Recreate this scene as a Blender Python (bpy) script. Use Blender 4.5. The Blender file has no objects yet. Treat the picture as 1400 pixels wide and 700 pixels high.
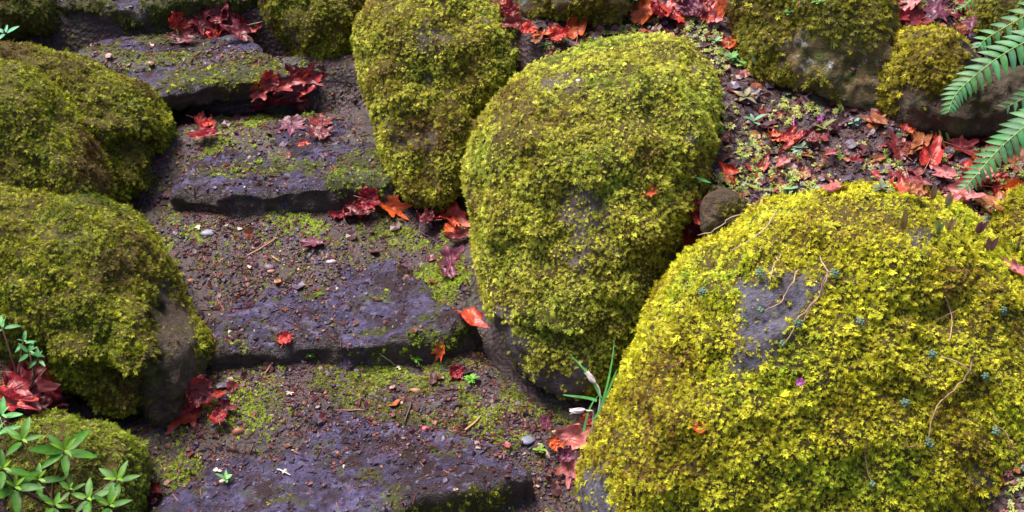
import bpy, bmesh, math, random
import numpy as np
from mathutils import Vector, Matrix
from mathutils.bvhtree import BVHTree

random.seed(7)
rng = np.random.default_rng(11)
R = math.radians
S = bpy.context.scene
COL = S.collection

# ------------------------------------------------------------------ camera
PITCH = R(36.0)
CAM = np.array([0.0, 0.0, 2.35])
FWD = np.array([0.0, math.cos(PITCH), -math.sin(PITCH)])
UP = np.array([0.0, math.sin(PITCH), math.cos(PITCH)])
RIGHT = np.array([1.0, 0.0, 0.0])
FPX = 700.0 / math.tan(R(20.0))
cd = bpy.data.cameras.new('camera')
cam = bpy.data.objects.new('camera', cd)
COL.objects.link(cam)
cam.location = CAM
cam.rotation_euler = (R(90) - PITCH, 0, 0)
cd.sensor_width = 36.0
cd.lens = 18.0 / math.tan(R(20.0))
cd.clip_start = 0.05
cd.clip_end = 500
S.camera = cam

# ------------------------------------------------------------------ light
SUN_EL, SUN_AZ = R(64), R(-48)          # azimuth from +Y (away from camera), negative = to the left
w = bpy.data.worlds.new("World")
S.world = w
w.use_nodes = True
nt = w.node_tree
bg = nt.nodes['Background']
sky = nt.nodes.new('ShaderNodeTexSky')
sky.sky_type = 'NISHITA'
sky.sun_disc = False
sky.sun_elevation = SUN_EL
sky.sun_rotation = SUN_AZ
sky.air_density = 1.0
sky.dust_density = 3.0
nt.links.new(sky.outputs[0], bg.inputs[0])
bg.inputs[1].default_value = 0.09
sl = bpy.data.lights.new('sun', 'SUN')
sl.energy = 4.0
sl.angle = R(28)
sl.color = (1.0, 0.95, 0.86)
so = bpy.data.objects.new('sun', sl)
COL.objects.link(so)
sd = Vector((math.sin(SUN_AZ) * math.cos(SUN_EL), math.cos(SUN_AZ) * math.cos(SUN_EL), math.sin(SUN_EL)))
so.rotation_euler = sd.to_track_quat('Z', 'Y').to_euler()
so.location = (0, 0, 8)
vs = S.view_settings
vs.view_transform = 'Standard'
vs.look = 'None'
vs.gamma = 1.0
vs.exposure = 1.27
vs.use_curve_mapping = False

# ------------------------------------------------------------------ helpers
def unproj(px, py, d):
    return CAM + RIGHT * ((px - 700) / FPX * d) + UP * ((350 - py) / FPX * d) + FWD * d

def raydir(px, py):
    v = RIGHT * ((px - 700) / FPX) + UP * ((350 - py) / FPX) + FWD
    return v / np.linalg.norm(v)

def proj(P):
    q = np.asarray(P) - CAM
    d = q @ FWD
    return 700 + (q @ RIGHT) / d * FPX, 350 - (q @ UP) / d * FPX

def on_z(px, py, z):
    v = raydir(px, py)
    t = (z - CAM[2]) / v[2]
    return CAM + v * t

SLOPE, Y0 = 0.21, 3.24
def on_plane(px, py, off=0.0):
    v = raydir(px, py)
    t = (CAM[2] - off + SLOPE * Y0 - SLOPE * CAM[1]) / (SLOPE * v[1] - v[2])
    return CAM + v * t

def _hash(ix, iy, iz, seed):
    h = (ix * 374761393 + iy * 668265263 + iz * 2147483647 + seed * 974711) & 0xffffffff
    h = ((h ^ (h >> 13)) * 1274126177) & 0xffffffff
    h = ((h ^ (h >> 16)) * 2246822519) & 0xffffffff
    return ((h ^ (h >> 15)) & 0xffffff) / float(0xffffff)

def vnoise(P, seed=0):
    P = np.asarray(P, dtype=np.float64)
    I = np.floor(P).astype(np.int64)
    F = P - I
    F = F * F * (3 - 2 * F)
    out = 0
    for dx in (0, 1):
        for dy in (0, 1):
            for dz in (0, 1):
                wgt = ((F[..., 0] if dx else 1 - F[..., 0]) * (F[..., 1] if dy else 1 - F[..., 1])
                       * (F[..., 2] if dz else 1 - F[..., 2]))
                out = out + wgt * _hash(I[..., 0] + dx, I[..., 1] + dy, I[..., 2] + dz, seed)
    return out

def fbm(P, octs=4, seed=0, gain=0.5):
    P = np.asarray(P, dtype=np.float64)
    a, s, tot = 1.0, 0.0, 0.0
    for o in range(octs):
        s = s + a * vnoise(P * (2.03 ** o) + 17.3 * o, seed + o)
        tot += a
        a *= gain
    return s / tot          # 0..1

def smooth(a, b, x):
    t = np.clip((x - a) / (b - a), 0, 1)
    return t * t * (3 - 2 * t)

def in_poly(px, py, poly):
    px = np.asarray(px); py = np.asarray(py)
    inside = np.zeros(px.shape, bool)
    n = len(poly)
    for i in range(n):
        x1, y1 = poly[i]; x2, y2 = poly[(i + 1) % n]
        c = ((y1 > py) != (y2 > py)) & (px < (x2 - x1) * (py - y1) / (y2 - y1 + 1e-9) + x1)
        inside ^= c
    return inside

def mesh_np(name, V, F, mat=None, col=None, smooth_shade=False, extra=None):
    """V (n,3); F (m,k) faces all of k corners; col (n,3) linear colour per vertex."""
    me = bpy.data.meshes.new(name)
    V = np.ascontiguousarray(V, np.float32); F = np.ascontiguousarray(F, np.int32)
    m, k = F.shape
    me.vertices.add(len(V)); me.vertices.foreach_set('co', V.ravel())
    me.loops.add(m * k); me.loops.foreach_set('vertex_index', F.ravel())
    me.polygons.add(m)
    me.polygons.foreach_set('loop_start', np.arange(0, m * k, k, dtype=np.int32))
    me.polygons.foreach_set('loop_total', np.full(m, k, np.int32))
    me.update(calc_edges=True)
    me.polygons.foreach_set('use_smooth', np.full(m, smooth_shade, bool))
    if col is not None:
        a = me.color_attributes.new('Col', 'FLOAT_COLOR', 'POINT')
        c4 = np.ones((len(V), 4), np.float32); c4[:, :3] = col
        a.data.foreach_set('color', c4.ravel())
    if extra is not None:
        for nm, arr in extra.items():
            a = me.attributes.new(nm, 'FLOAT', 'POINT')
            a.data.foreach_set('value', np.ascontiguousarray(arr, np.float32))
    if mat is not None:
        me.materials.append(mat)
    if m < 60000:
        me.validate()
    return me

def link(name, me, parent=None, loc=None):
    o = bpy.data.objects.new(name, me)
    COL.objects.link(o)
    if parent is not None:
        o.parent = parent
    if loc is not None:
        o.location = loc
    return o

def tag(o, label=None, cat=None, group=None, kind=None):
    if label: o['label'] = label
    if cat: o['category'] = cat
    if group: o['group'] = group
    if kind: o['kind'] = kind
    return o

# ------------------------------------------------------------------ materials
def newmat(name):
    m = bpy.data.materials.new(name)
    m.use_nodes = True
    return m, m.node_tree, m.node_tree.nodes['Principled BSDF']

def N(nt, typ, **kw):
    n = nt.nodes.new(typ)
    for k, v in kw.items():
        setattr(n, k, v)
    return n

def noise_node(nt, scale, detail=6, rough=0.6, coord=None):
    n = N(nt, 'ShaderNodeTexNoise')
    n.inputs['Scale'].default_value = scale
    n.inputs['Detail'].default_value = detail
    n.inputs['Roughness'].default_value = rough
    if coord is not None:
        nt.links.new(coord, n.inputs['Vector'])
    return n

def ramp(nt, src, stops):
    r = N(nt, 'ShaderNodeValToRGB')
    e = r.color_ramp.elements
    while len(e) < len(stops):
        e.new(0.5)
    for i, (p, c) in enumerate(stops):
        e[i].position = p
        e[i].color = (*c, 1) if len(c) == 3 else c
    nt.links.new(src, r.inputs[0])
    return r

def mixc(nt, fac, a, b):
    m = N(nt, 'ShaderNodeMix', data_type='RGBA')
    for val, idx in ((fac, 0), (a, 6), (b, 7)):
        if hasattr(val, 'node') or hasattr(val, 'is_linked'):
            nt.links.new(val, m.inputs[idx])
        elif idx == 0:
            m.inputs[0].default_value = val
        else:
            m.inputs[idx].default_value = (*val, 1)
    return m.outputs[2]

def bump(nt, b, height, strength, dist):
    bn = N(nt, 'ShaderNodeBump')
    bn.inputs['Strength'].default_value = strength
    bn.inputs['Distance'].default_value = dist
    nt.links.new(height, bn.inputs['Height'])
    nt.links.new(bn.outputs[0], b.inputs['Normal'])

def leafy_mat(name, rough=0.55, transl=0.3, spec=0.4, tint=None, vary=0.0):
    """colour from the Col attribute, thin and slightly translucent"""
    m, t, b = newmat(name)
    at = N(t, 'ShaderNodeAttribute', attribute_name='Col')
    c = at.outputs['Color']
    if vary:
        g = N(t, 'ShaderNodeNewGeometry')
        nz = noise_node(t, 45, 3, 0.6, g.outputs['Position'])
        rp = ramp(t, nz.outputs[0], [(0.3, (1 - vary, 1 - vary, 1 - vary)), (0.7, (1 + vary, 1 + vary, 1 + vary))])
        mm = N(t, 'ShaderNodeMix', data_type='RGBA', blend_type='MULTIPLY')
        mm.inputs[0].default_value = 1
        t.links.new(c, mm.inputs[6]); t.links.new(rp.outputs[0], mm.inputs[7])
        c = mm.outputs[2]
    t.links.new(c, b.inputs['Base Color'])
    b.inputs['Roughness'].default_value = rough
    b.inputs['Specular IOR Level'].default_value = spec
    tr = N(t, 'ShaderNodeBsdfTranslucent')
    t.links.new(c, tr.inputs[0])
    mx = N(t, 'ShaderNodeMixShader')
    mx.inputs[0].default_value = transl
    t.links.new(b.outputs[0], mx.inputs[1]); t.links.new(tr.outputs[0], mx.inputs[2])
    t.links.new(mx.outputs[0], t.nodes['Material Output'].inputs[0])
    return m

MOSS = leafy_mat('moss', 0.6, 0.35, 0.3)
LEAF = leafy_mat('wet_leaf', 0.42, 0.18, 0.38, vary=0.35)
GREEN = leafy_mat('green_leaf', 0.5, 0.28, 0.3, vary=0.32)

def chip_mat():
    m, t, b = newmat('stone_chips')
    at = N(t, 'ShaderNodeAttribute', attribute_name='Col')
    t.links.new(at.outputs['Color'], b.inputs['Base Color'])
    b.inputs['Roughness'].default_value = 0.5
    b.inputs['Specular IOR Level'].default_value = 0.3
    return m
CHIP = chip_mat()

def rock_mat(name, c_dark, c_mid, c_light, stain, lichen_amt=0.0, lichen=(0.45, 0.47, 0.45), bed=(0.085, 0.06, 0.012), rough=0.5, green=0.0):
    m, t, b = newmat(name)
    g = N(t, 'ShaderNodeNewGeometry')
    p = g.outputs['Position']
    n1 = noise_node(t, 7, 8, 0.62, p)
    n2 = noise_node(t, 60, 6, 0.7, p)
    n3 = noise_node(t, 16, 5, 0.6, p)
    base = ramp(t, n1.outputs[0], [(0.28, c_dark), (0.5, c_mid), (0.72, c_light)]).outputs[0]
    f = ramp(t, n3.outputs[0], [(0.52, (0, 0, 0)), (0.68, (0.8, 0.8, 0.8))]).outputs[0]
    base = mixc(t, f, base, stain)
    f2 = ramp(t, n2.outputs[0], [(0.35, (0.55, 0.55, 0.55)), (0.65, (1.25, 1.25, 1.25))]).outputs[0]
    mm = N(t, 'ShaderNodeMix', data_type='RGBA', blend_type='MULTIPLY')
    mm.inputs[0].default_value = 1
    t.links.new(base, mm.inputs[6]); t.links.new(f2, mm.inputs[7])
    base = mm.outputs[2]
    if green > 0:
        n5 = noise_node(t, 12, 7, 0.75, p)
        fg = ramp(t, n5.outputs[0], [(0.60 - green, (0, 0, 0)), (0.68 - green, (1, 1, 1))]).outputs[0]
        base = mixc(t, fg, base, (0.075, 0.085, 0.015))
    if lichen_amt > 0:
        n4 = noise_node(t, 22, 8, 0.8, p)
        fl = ramp(t, n4.outputs[0], [(0.66 - lichen_amt, (0, 0, 0)), (0.70 - lichen_amt, (1, 1, 1))]).outputs[0]
        base = mixc(t, fl, base, lichen)
    if name.startswith('step'):
        n6 = noise_node(t, 11, 8, 0.72, p)
        fs = ramp(t, n6.outputs[0], [(0.46, (0, 0, 0)), (0.56, (0.9, 0.9, 0.9))]).outputs[0]
        base = mixc(t, fs, base, (0.038, 0.02, 0.02))
        n7 = noise_node(t, 34, 6, 0.7, p)
        fp_ = ramp(t, n7.outputs[0], [(0.56, (0, 0, 0)), (0.66, (0.8, 0.8, 0.8))]).outputs[0]
        base = mixc(t, fp_, base, (0.20, 0.17, 0.29))
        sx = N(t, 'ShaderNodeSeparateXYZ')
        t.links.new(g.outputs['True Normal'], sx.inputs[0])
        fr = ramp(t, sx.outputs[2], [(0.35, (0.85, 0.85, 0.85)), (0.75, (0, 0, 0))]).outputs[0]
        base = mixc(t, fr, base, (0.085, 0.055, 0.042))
    at = N(t, 'ShaderNodeAttribute', attribute_name='mossy')
    base = mixc(t, at.outputs['Fac'], base, bed)
    t.links.new(base, b.inputs['Base Color'])
    rr = N(t, 'ShaderNodeMapRange')
    t.links.new(at.outputs['Fac'], rr.inputs[0])
    rr.inputs[3].default_value = rough; rr.inputs[4].default_value = 0.95
    t.links.new(rr.outputs[0], b.inputs['Roughness'])
    b.inputs['Specular IOR Level'].default_value = 0.35
    h = N(t, 'ShaderNodeMath', operation='ADD')
    t.links.new(n1.outputs[0], h.inputs[0]); t.links.new(n2.outputs[0], h.inputs[1])
    bump(t, b, h.outputs[0], 1.0, 0.025)
    return m

SLATE = rock_mat('slate_rock', (0.10, 0.09, 0.125), (0.15, 0.135, 0.185), (0.22, 0.2, 0.25), (0.10, 0.06, 0.07), rough=0.45)
ROCKP = rock_mat('boulder_rock', (0.07, 0.045, 0.05), (0.13, 0.095, 0.11), (0.24, 0.2, 0.21), (0.10, 0.05, 0.035), 0.03)
ROCKB = rock_mat('brown_rock', (0.05, 0.03, 0.022), (0.10, 0.062, 0.04), (0.16, 0.11, 0.07), (0.05, 0.035, 0.03), 0.0, green=0.05)
ROCKL = rock_mat('lichen_rock', (0.10, 0.06, 0.03), (0.24, 0.16, 0.07), (0.36, 0.27, 0.13), (0.13, 0.11, 0.03), 0.09, (0.46, 0.48, 0.44), green=0.08, rough=0.8)
STEP = rock_mat('step_stone', (0.03, 0.022, 0.04), (0.082, 0.066, 0.135), (0.14, 0.118, 0.245), (0.04, 0.02, 0.02), 0.0, (0.40, 0.42, 0.36), bed=(0.05, 0.052, 0.01), rough=0.34, green=0.06)
STEPL = rock_mat('step_stone_lichen', (0.03, 0.022, 0.04), (0.082, 0.066, 0.135), (0.14, 0.118, 0.245), (0.04, 0.02, 0.02), 0.035, (0.40, 0.42, 0.36), bed=(0.05, 0.052, 0.01), rough=0.34, green=0.07)

def soil_mat():
    m, t, b = newmat('wet_soil')
    g = N(t, 'ShaderNodeNewGeometry')
    p = g.outputs['Position']
    n1 = noise_node(t, 9, 9, 0.7, p)
    n2 = noise_node(t, 90, 7, 0.75, p)
    n3 = noise_node(t, 5, 6, 0.65, p)
    vo = N(t, 'ShaderNodeTexVoronoi')
    vo.inputs['Scale'].default_value = 75
    vo.inputs['Randomness'].default_value = 1.0
    t.links.new(p, vo.inputs['Vector'])
    base = ramp(t, n1.outputs[0], [(0.34, (0.009, 0.003, 0.004)), (0.5, (0.028, 0.009, 0.011)), (0.66, (0.046, 0.021, 0.032))]).outputs[0]
    f = ramp(t, n2.outputs[0], [(0.3, (0.4, 0.4, 0.4)), (0.7, (1.6, 1.5, 1.45))]).outputs[0]
    mm = N(t, 'ShaderNodeMix', data_type='RGBA', blend_type='MULTIPLY')
    mm.inputs[0].default_value = 1
    t.links.new(base, mm.inputs[6]); t.links.new(f, mm.inputs[7])
    fg = ramp(t, n3.outputs[0], [(0.56, (0, 0, 0)), (0.66, (0.7, 0.7, 0.7))]).outputs[0]
    c = mixc(t, fg, mm.outputs[2], (0.04, 0.042, 0.008))
    t.links.new(c, b.inputs['Base Color'])
    b.inputs['Roughness'].default_value = 0.5
    h = N(t, 'ShaderNodeMath', operation='ADD')
    t.links.new(n2.outputs[0], h.inputs[0]); t.links.new(vo.outputs['Distance'], h.inputs[1])
    bump(t, b, h.outputs[0], 0.8, 0.006)
    return m
SOIL = soil_mat()

# ------------------------------------------------------------------ ground
EDGES = [(600, 674), (470, 460), (380, 256), (260, 112), (200, 17)]
RISE = [0.08, 0.07, 0.085, 0.125, 0.20]
STEPZ, prof = [], [(-60, -0.45), (1.5, -0.45)]
EP = [on_plane(ex, ey, h / 2) for (ex, ey), h in zip(EDGES, RISE)]
for k, (p, h) in enumerate(zip(EP, RISE)):
    STEPZ.append(p[2])
    prof += [(p[1] + 0.035, p[2] - h), (p[1] + 0.11, p[2] - 0.045)]
    if k < 4:
        dy = EP[k + 1][1] - p[1]
        prof += [(p[1] + 0.36 * dy, p[2] - 0.022), (p[1] + 0.60 * dy, p[2] + 0.012)]
    print('step', k, p, 'next foot', (EP[k + 1][2] - RISE[k + 1]) if k < 4 else None)
prof += [(5.2, STEPZ[-1] + 0.1), (9, STEPZ[-1] + 1.2), (60, STEPZ[-1] + 4)]
PX, PZ = zip(*prof)
def ground_z(x, y):
    x = np.asarray(x, float); y = np.asarray(y, float)
    path = np.interp(y, PX, PZ)
    pl = SLOPE * (np.clip(y, -2, 12) - Y0)
    rb = np.interp(y, [0, 2.2, 2.61, 3.3, 3.93, 4.31, 5, 9], [1.1, 1.0, 0.80, 0.27, -0.17, -0.5, -0.9, -2])
    lb = np.interp(y, [0, 2.2, 3.0, 3.7, 4.3, 5, 9], [-0.9, -0.95, -1.15, -1.35, -1.75, -2.3, -4])
    P = np.stack([x, y, np.zeros_like(x)], -1)
    sr = smooth(-0.12, 0.14, x - rb)
    slf = smooth(-0.02, 0.3, lb - x)
    bed = pl + 0.33 + 0.25 * smooth(0.1, 2.5, x - rb) * 0.2
    z = path * (1 - sr) + bed * sr
    z = z * (1 - slf) + (pl + 0.22) * slf
    z = z + (fbm(P * 3.1, 3, 5) - 0.5) * 0.045 + (fbm(P * 14, 3, 9) - 0.5) * 0.03 + (fbm(P * 42, 2, 19) - 0.5) * 0.010
    return z

def axis(lo, hi, step, far):
    a = list(np.arange(lo, hi, step))
    s, v = step, hi
    post = []
    while v < far:
        post.append(v); s *= 1.3; v += s
    s, v, pre = step, lo - step, []
    while v > -far:
        pre.append(v); s *= 1.3; v -= s
    return np.array(pre[::-1] + a + post)
gx = axis(-2.0, 1.9, 0.0095, 60); gy = axis(1.9, 5.2, 0.0095, 60)
X, Y = np.meshgrid(gx, gy)
Z = ground_z(X, Y)
nx, ny = len(gx), len(gy)
idx = np.arange(nx * ny).reshape(ny, nx)
GF = np.stack([idx[:-1, :-1], idx[:-1, 1:], idx[1:, 1:], idx[1:, :-1]], -1).reshape(-1, 4)
GV = np.stack([X, Y, Z], -1).reshape(-1, 3)
tag(link('ground', mesh_np('ground', GV, GF, SOIL, smooth_shade=True)), 'dark purplish brown soil of the stepped path and planting bed', 'ground', kind='structure')

BV, BF = [GV], [GF.tolist()]
off = [len(GV)]
def to_bvh(V, F):
    BV.append(np.asarray(V)); BF.append((np.asarray(F) + off[0]).tolist()); off[0] += len(V)

# ------------------------------------------------------------------ moss sprigs
def sprig_template(kind=0):
    V, F, T = [], [], []
    def kite(x, y, ang, L, W, z0, z1):
        c, s = math.sin(ang), math.cos(ang)
        i = len(V)
        def P(l, w_, z):
            return (x + c * l + s * w_, y + s * l - c * w_, z)
        V.extend([P(0, 0, z0), P(L * 0.45, W / 2, z0 * 0.5 + z1 * 0.5 - 0.03), P(L, 0, z1), P(L * 0.45, -W / 2, z0 * 0.5 + z1 * 0.5 - 0.03)])
        F.append((i, i + 1, i + 2, i + 3))
        T.extend([0.0, 0.5, 1.0, 0.5])
    if kind == 0:
        kite(0, 0.5, 0, 0.6, 0.15, 0.05, -0.10)
        sp = ((0.05, 0.42, 68), (0.28, 0.48, 58), (0.5, 0.40, 48), (0.7, 0.26, 40))
    elif kind == 1:
        kite(0, 0.3, R(8), 0.75, 0.14, 0.06, 0.16)
        sp = ((0.0, 0.5, 80), (0.15, 0.6, 48), (0.38, 0.52, 30), (0.55, 0.3, 60))
    else:
        kite(0, 0.55, -R(10), 0.5, 0.17, 0.08, -0.2)
        sp = ((0.1, 0.34, 55), (0.3, 0.36, 62), (0.52, 0.36, 50), (0.72, 0.3, 35))
    for j, (y, L, a) in enumerate(sp):
        z = 0.10 if (j + kind) % 2 else -0.06
        kite(0, y, R(a), L, 0.125, 0.02, z - 0.05)
        kite(0, y + 0.06, -R(a - 6), L * 0.92, 0.125, 0.02, -z - 0.03)
        if j < 3:
            kite(0, y + 0.11, R(a - 12), L * 0.8, 0.11, 0.05, 0.1 - z)
            kite(0, y + 0.15, -R(a - 14), L * 0.75, 0.11, 0.05, z + 0.06)
    return np.array(V), np.array(F), np.array(T)
SPRIGS = [sprig_template(k) for k in range(3)]
SPRIG = SPRIGS[0]

def scatter_frames(P, A, B, scale, template):
    """copies of a template at P with axes A (length), B (width)"""
    V0, F0, T0 = template
    C = np.cross(B, A)
    n, k = len(P), len(V0)
    V = (P[:, None, :] + scale[:, None, None] * (V0[None, :, 0:1] * B[:, None, :] + V0[None, :, 1:2] * A[:, None, :] + V0[None, :, 2:3] * C[:, None, :]))
    F = F0[None] + (np.arange(n) * k)[:, None, None]
    return V.reshape(-1, 3), F.reshape(-1, F0.shape[1])

def norm(a):
    return a / np.maximum(np.linalg.norm(a, axis=-1, keepdims=True), 1e-9)

def sprigs(P, Nn, size, pal, seed, droop=0.55, lift=0.55, spread=0.5, patch=8.0, tipgain=1.25):
    """moss mesh arrays: points P with normals Nn, palette = list of colours chosen by clumpy noise"""
    n = len(P)
    g = np.array([0, 0, -1.0])
    T = g - (Nn @ g)[:, None] * Nn
    tl = np.linalg.norm(T, axis=1, keepdims=True)
    rnd = norm(rng.normal(size=(n, 3)))
    rt = rnd - (np.sum(rnd * Nn, 1))[:, None] * Nn
    T = T * droop + norm(rt) * (spread + 0.6 * (1 - np.clip(tl, 0, 1)))
    A = norm(Nn * lift + T)
    B = norm(np.cross(A, Nn) + rng.normal(size=(n, 3)) * 0.35)
    B = norm(B - np.sum(B * A, 1)[:, None] * A)
    sc = size * np.exp(rng.normal(-0.03, 0.27, n))
    kind = rng.integers(0, 3, n)
    Vp, Fp, o0 = [], [], 0
    order = np.argsort(kind, kind='stable')
    P, Nn, A, B, sc, kind = P[order], Nn[order], A[order], B[order], sc[order], kind[order]
    for q in range(3):
        mq = kind == q
        if mq.any():
            v_, f_ = scatter_frames((P - Nn * 0.004)[mq], A[mq], B[mq], sc[mq], SPRIGS[q])
            Vp.append(v_); Fp.append(f_ + o0); o0 += len(v_)
    V = np.concatenate(Vp); F = np.concatenate(Fp)
    if hasattr(size, '__len__'): size = size[order]
    pal = np.array(pal)
    f = fbm(P * patch, 3, seed) * 1.5 - 0.25 + rng.normal(size=n) * 0.17
    f = f + (fbm(P * 2.6, 2, seed + 70) - 0.5) * 0.9
    f = np.clip(f, 0, 0.999) * (len(pal) - 1)
    i = f.astype(int); fr = (f - i)[:, None]
    i2 = np.minimum(i + 1, len(pal) - 1)
    c = pal[i] * (1 - fr) + pal[i2] * fr
    c = c * np.exp(rng.normal(0, 0.24, (n, 1)))
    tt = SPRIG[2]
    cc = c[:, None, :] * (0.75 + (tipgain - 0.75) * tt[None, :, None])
    return V, F, cc.reshape(-1, 3)

def sample_tris(V, F4, count, face_w=None):
    T = np.concatenate([F4[:, [0, 1, 2]], F4[:, [0, 2, 3]]])
    a, b, c = V[T[:, 0]], V[T[:, 1]], V[T[:, 2]]
    cr = np.cross(b - a, c - a)
    ar = np.linalg.norm(cr, axis=1)
    total = ar.sum() / 2
    pick = rng.choice(len(T), count, p=ar / ar.sum())
    u, v = rng.random(count), rng.random(count)
    fl = u + v > 1
    u[fl] = 1 - u[fl]; v[fl] = 1 - v[fl]
    P = a[pick] + (b - a)[pick] * u[:, None] + (c - a)[pick] * v[:, None]
    return P, norm(cr[pick]), total

# ------------------------------------------------------------------ boulders
def boulder(name, label, outline, depth, df, db, mat, pal, seed, lump=0.042, e=0.72, dens=11000, size=0.021,
            bare=(), bare_amt=0.03, inset=(), cover=1.0, shrink=6, floor_cut=None, patch=8.0, lift=0.42, keep=(), tilt=0.0, group='mossy boulders along the steps', cat='boulder'):
    o2 = np.array(outline, float)
    cx, cy = o2.mean(0)
    # resample outline as a closed smooth curve by angle
    nth, nph = 150, 90
    pts = []
    n = len(o2)
    for i in range(n):                       # Catmull-Rom
        p0, p1, p2, p3 = o2[i - 1], o2[i], o2[(i + 1) % n], o2[(i + 2) % n]
        for t in np.linspace(0, 1, 12, endpoint=False):
            pts.append(0.5 * ((2 * p1) + (-p0 + p2) * t + (2 * p0 - 5 * p1 + 4 * p2 - p3) * t * t + (-p0 + 3 * p1 - 3 * p2 + p3) * t ** 3))
    pts = np.array(pts)
    d = np.linalg.norm(np.diff(np.vstack([pts, pts[:1]]), axis=0), axis=1)
    s = np.concatenate([[0], np.cumsum(d)])
    q = np.linspace(0, s[-1], nth, endpoint=False)
    ring = np.stack([np.interp(q, s, np.append(pts[:, k], pts[0, k])) for k in (0, 1)], -1)
    rv = ring - (cx, cy)
    rl = np.linalg.norm(rv, axis=1, keepdims=True)
    rv = rv * (rl - shrink) / rl
    k = depth / FPX
    ctr = unproj(cx, cy, depth)
    ph = np.linspace(-math.pi / 2, math.pi / 2, nph)
    rad = np.cos(ph); rad[0] = rad[-1] = 0
    rad = np.sign(rad) * np.abs(rad) ** e
    dep = np.where(ph >= 0, np.sin(ph) * df, np.sin(ph) * db)
    U = rv[:, 0] * k; W = -rv[:, 1] * k
    V = (ctr[None, None] + rad[:, None, None] * (U[None, :, None] * RIGHT + W[None, :, None] * UP) - dep[:, None, None] * FWD)
    if tilt:
        V = V - (rad[:, None, None] * W[None, :, None]) * tilt * FWD * -1 * (np.cos(ph)[:, None, None])
    V = V.reshape(-1, 3)
    i = np.arange(nth * nph).reshape(nph, nth)
    F = np.stack([i[:-1], np.roll(i[:-1], -1, 1), np.roll(i[1:], -1, 1), i[1:]], -1).reshape(-1, 4)
    outv = norm(V - ctr)
    disp = (fbm(V * 4.5, 3, seed) - 0.5) * 2.4 * lump + (np.abs(fbm(V * 8, 2, seed + 13) - 0.5) * -2 + .35) * lump * 1.1 + (fbm(V * 15, 3, seed + 3) - 0.5) * lump * 1.5 + (fbm(V * 48, 2, seed + 8) - 0.5) * 0.018
    if inset:
        vx, vy = proj(V)
        for pl, amt in inset:
            acc = np.zeros(len(V))
            jr = np.random.default_rng(5)
            wv = (fbm(V * 18, 2, seed + 55) - 0.5) * 50
            for _ in range(24):
                jx, jy = jr.normal(0, 9, 2)
                acc += in_poly(vx + jx + wv, vy + jy + wv, pl)
            disp = disp - amt * acc / 24
    pole = np.repeat(np.minimum(1, np.cos(ph) * 6), nth)
    edge = np.repeat(1 - 0.55 * np.abs(np.cos(ph)) ** 3, nth)
    # poles share one displacement so they stay closed
    dd = disp.copy()
    edge = np.where(disp < -0.05, 1.0, edge)
    dd[:nth] = disp[0]; dd[-nth:] = disp[-1]
    V = V + outv * (dd * edge)[:, None]
    # moss mask
    def mask(P):
        px, py = proj(P)
        wob = (fbm(P * 22, 3, seed + 40) - 0.5) * 50 + rng.normal(0, 5, len(P))
        wob2 = (fbm(P * 22 + 50, 3, seed + 41) - 0.5) * 50 + rng.normal(0, 5, len(P))
        m = np.ones(len(P))
        if cover < 1:
            m = smooth(1 - cover - 0.06, 1 - cover + 0.06, fbm(P * 7, 4, seed + 77) * 1.6 - 0.3)
        m = m * (1 - 0.5 * smooth(0.93, 1.0, fbm(P * 8.5, 3, seed + 91) * 1.35))
        for pl in bare:
            m[in_poly(px + wob, py + wob2, pl)] = bare_amt if pl is bare[0] else 0.04
        for pl in keep:
            m[in_poly(px + wob, py + wob2, pl)] = 1.0
        return m
    mv = np.mean([mask(V) for _ in range(4)], 0)
    me = mesh_np(name, V - ctr, F[:, ::-1], mat, smooth_shade=True, extra={'mossy': mv})
    ob = link(name, me, loc=ctr)
    tag(ob, label, cat, group)
    to_bvh(V, F)
    # moss
    P, Nn, tot = sample_tris(V, F[:, ::-1], 10)
    cnt = int(tot * dens)
    P, Nn, _ = sample_tris(V, F[:, ::-1], cnt)
    sgn = np.sign(np.sum(Nn * (P - ctr), 1)); Nn = Nn * np.where(sgn == 0, 1, sgn)[:, None]
    mk = mask(P)
    gz = ground_z(P[:, 0], P[:, 1])
    facing = np.sum(Nn * norm(P - CAM), 1)
    ok = (rng.random(cnt) < mk) & (P[:, 2] > gz - 0.02) & (facing < 0.35)
    # a few thin places where brown stems show
    thin = fbm(P * 26, 2, seed + 60)
    ok &= ~((thin < 0.3) & (rng.random(cnt) < 0.6))
    if ok.sum() < 8:
        return ob
    P, Nn = P[ok], Nn[ok]
    big = 0.8 + 0.5 * fbm(P * 9, 2, seed + 21)
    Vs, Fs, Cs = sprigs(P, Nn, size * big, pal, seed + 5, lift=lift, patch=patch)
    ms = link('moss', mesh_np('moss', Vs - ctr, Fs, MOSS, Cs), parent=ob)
    ms['kind'] = 'stuff'
    return ob

YEL = [(0.20, 0.10, 0.02), (0.36, 0.30, 0.015), (0.50, 0.47, 0.02), (0.62, 0.57, 0.04), (0.52, 0.53, 0.025), (0.30, 0.38, 0.02)]
MID = [(0.17, 0.09, 0.025), (0.25, 0.20, 0.02), (0.40, 0.39, 0.03), (0.55, 0.52, 0.07), (0.42, 0.46, 0.05), (0.20, 0.26, 0.02)]
OLV = [(0.085, 0.042, 0.01), (0.125, 0.09, 0.01), (0.20, 0.195, 0.013), (0.35, 0.345, 0.018), (0.20, 0.235, 0.013), (0.08, 0.11, 0.009)]  # dark olive moss, darkened and browned further as painted shade for the left boulders
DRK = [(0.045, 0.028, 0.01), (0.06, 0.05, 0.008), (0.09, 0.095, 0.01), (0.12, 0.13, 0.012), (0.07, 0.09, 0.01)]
BRN = [(0.12, 0.06, 0.02), (0.19, 0.13, 0.02), (0.28, 0.24, 0.02), (0.30, 0.28, 0.02), (0.16, 0.16, 0.02)]
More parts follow.
